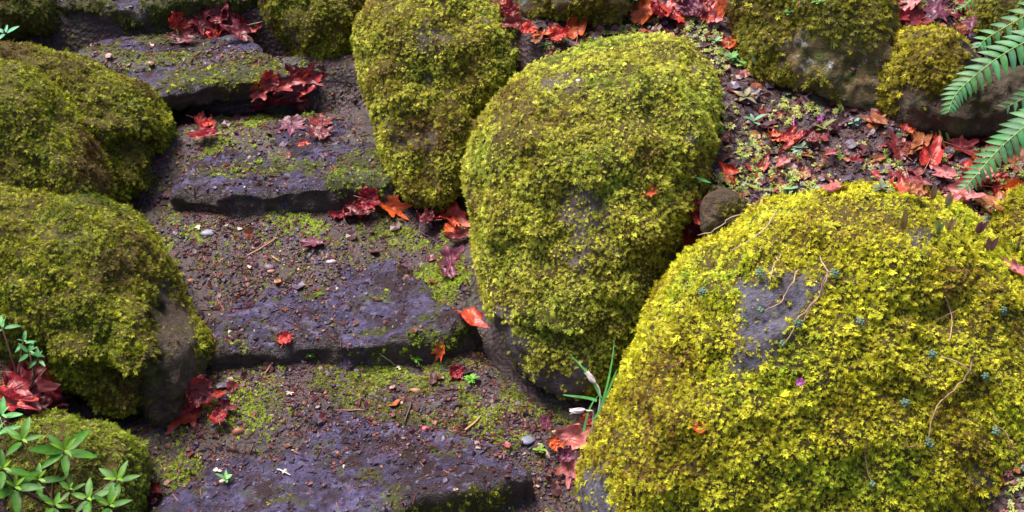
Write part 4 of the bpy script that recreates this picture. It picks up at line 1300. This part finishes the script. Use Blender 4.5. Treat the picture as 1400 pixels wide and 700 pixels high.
# ------------------------------------------------------------------ single stones, nut, petals, twigs
def pebble(label, px, py, rpx, col, squash=.6, name='pebble', cat='pebble'):
    p, nn = hit(px, py); r = rpx * (Vector(CAM) - p).length / FPX
    m = MB(); r *= .72; m.ball(p + nn * r * .05, r, col, squash)
    for i, v in enumerate(m.V):
        q = v - p; m.V[i] = p + Vector((q.x * 1.25, q.y * .9, q.z)) * (0.65 + 0.7 * float(vnoise(np.array([list(v * 90)]), 3)[0]))
    o = m.build(name, CHIP, None, p); tag(o, label, cat, 'loose stones' if cat == 'pebble' else None)
pebble('round brown nut beside folded crimson leaf', 325, 591, 9, (0.22, 0.08, 0.05), .85, 'nut', 'nut')
for a in (('flat grey stone by white petal on upper path', 284, 319, 11, (0.2, 0.19, 0.26), .4), ('reddish rounded stone on second step back edge', 368, 366, 9, (0.12, 0.07, 0.10)), ('tan pebble below reddish stone', 370, 371, 6, (0.3, 0.15, 0.1)), ('pale lavender stone above second step', 452, 358, 8, (0.3, 0.25, 0.3), .5),
          ('blue grey slate chip beside yellow boulder', 720, 602, 13, (0.12, 0.12, 0.18), .3), ('black pebble in bare soil of bed', 1074, 129, 8, (0.03, 0.03, 0.045)), ('large violet pebble in hollow at upper right', 1328, 52, 11, (0.16, 0.12, 0.2)), ('grey violet pebble near purple leaves', 1310, 25, 8, (0.12, 0.1, 0.17)),
          ('dark stone in gravel behind yellow boulder', 1098, 255, 10, (0.05, 0.04, 0.055)), ('violet stone behind yellow boulder', 1120, 256, 11, (0.13, 0.1, 0.13)), ('crimson tinted stone on lowest step gravel', 581, 587, 7, (0.3, 0.07, 0.09)), ('pale pebble at foot of second step', 560, 563, 6, (0.4, 0.26, 0.2)), ('brown pebble at foot of second step', 568, 534, 8, (0.25, 0.12, 0.08)), ('white quartz bit on central boulder top', 790, 110, 4, (0.7, 0.7, 0.66))):
    pebble(*a)
def petal(label, px, py, rpx):
    p, nn = hit(px, py); s = rpx * (Vector(CAM) - p).length / FPX
    m = MB()
    for k in range(4):
        a = random.uniform(0, 6.28)
        m.blade(p + nn * .006, Vector((math.cos(a), math.sin(a), .25)), nn, s * .62, s * .35, (0.5, 0.43, 0.34), droop=.2)
    o = m.build('petal_cluster', GREEN, None, p); tag(o, label, 'petals', 'pale petal scraps on the steps')
for a in (('white petal scrap beside flat grey stone', 272, 313, 9), ('white petal scrap left of second step', 340, 367, 7), ('white scrap on right front of lowest step', 623, 670, 6), ('pale scrap on left of lowest step', 388, 647, 8), ('pale scrap on dark left soil of lowest step', 298, 645, 10), ('cream scrap above lowest step near nut', 396, 540, 9), ('white scrap on gravel of lowest step', 468, 640, 6), ('pale scrap below second step', 546, 505, 8)):
    petal(*a)
TW = [('thin orange twig leaning across upper path', [(338, 352), (352, 345), (366, 336), (378, 326)], .0022, (0.42, 0.2, 0.12)), ('short orange twig near second step back', [(372, 352), (376, 355), (380, 358), (383, 359)], .0022, (0.5, 0.22, 0.1)), ('purple brown twig lying below second step', [(455, 562), (470, 563), (485, 563), (500, 562)], .0022, (0.25, 0.1, 0.12)), ('curved brown twig left below second step', [(372, 494), (370, 502), (366, 508), (361, 512)], .0026, (0.34, 0.15, 0.09)),
      ('pale forked twig on lowest step', [(380, 644), (388, 648), (392, 650), (398, 652)], .002, (0.5, 0.45, 0.4)), ('dark twig standing in lowest step gravel', [(562, 552), (558, 562), (555, 572), (552, 580)], .0035, (0.05, 0.03, 0.035)), ('tan twig at right of lowest step gravel', [(636, 590), (645, 584), (652, 578), (658, 570)], .003, (0.42, 0.22, 0.13)),
      ('magenta creeping stem on bare soil of bed', [(1084, 174), (1084, 160), (1092, 155), (1092, 146)], .0025, (0.35, 0.06, 0.2)), ('pink stem arching above the magenta one', [(1092, 138), (1100, 136), (1106, 130), (1110, 124)], .0025, (0.4, 0.1, 0.2)), ('long tan twig among leaves on top step pile', [(312, 40), (330, 38), (345, 32), (358, 30)], .0025, (0.5, 0.28, 0.18)), ('pale stem in leaf pile below fern rock', [(1330, 228), (1342, 232), (1350, 236), (1362, 238)], .0022, (0.6, 0.4, 0.35)), ('brown twig leaning on rim of moss near lichen rock', [(1072, 30), (1082, 22), (1090, 12), (1096, 2)], .0022, (0.3, 0.1, 0.1)),
      ('thin dark twig on green moss below second step', [(520, 482), (530, 490), (538, 497), (548, 504)], .002, (0.2, 0.2, 0.12))]
for lb, pp, r, c in TW:
    sp = surf_path(pp, .006, 10)
    m = MB(); m.tube(sp, r, r * .6, c, 6); o = m.build('twig', CHIP, None, sp[0]); tag(o, lb, 'twig', 'twigs and stems on the ground')
for x, y, lb in ((1242, 170, 'tiny magenta blossom at rock foot beside brown leaf'), (1100, 524, 'tiny pink blossom on yellow moss left of centre'), (1118, 168, 'magenta blossom in middle of bed')):
    p, nn = hit(x, y); m = MB()
    for k in range(5):
        a = k * 1.257; m.blade(p + nn * .018, Vector((math.cos(a), math.sin(a) * .5 - .3, math.sin(a) * .8 + .2)), (Vector(CAM) - p).normalized(), .011, .009, (0.5, 0.12, 0.4), droop=.2)
    o = m.build('blossom', GREEN, None, p); tag(o, lb, 'blossom', 'tiny pink blossoms')
print('objects', len(bpy.data.objects))
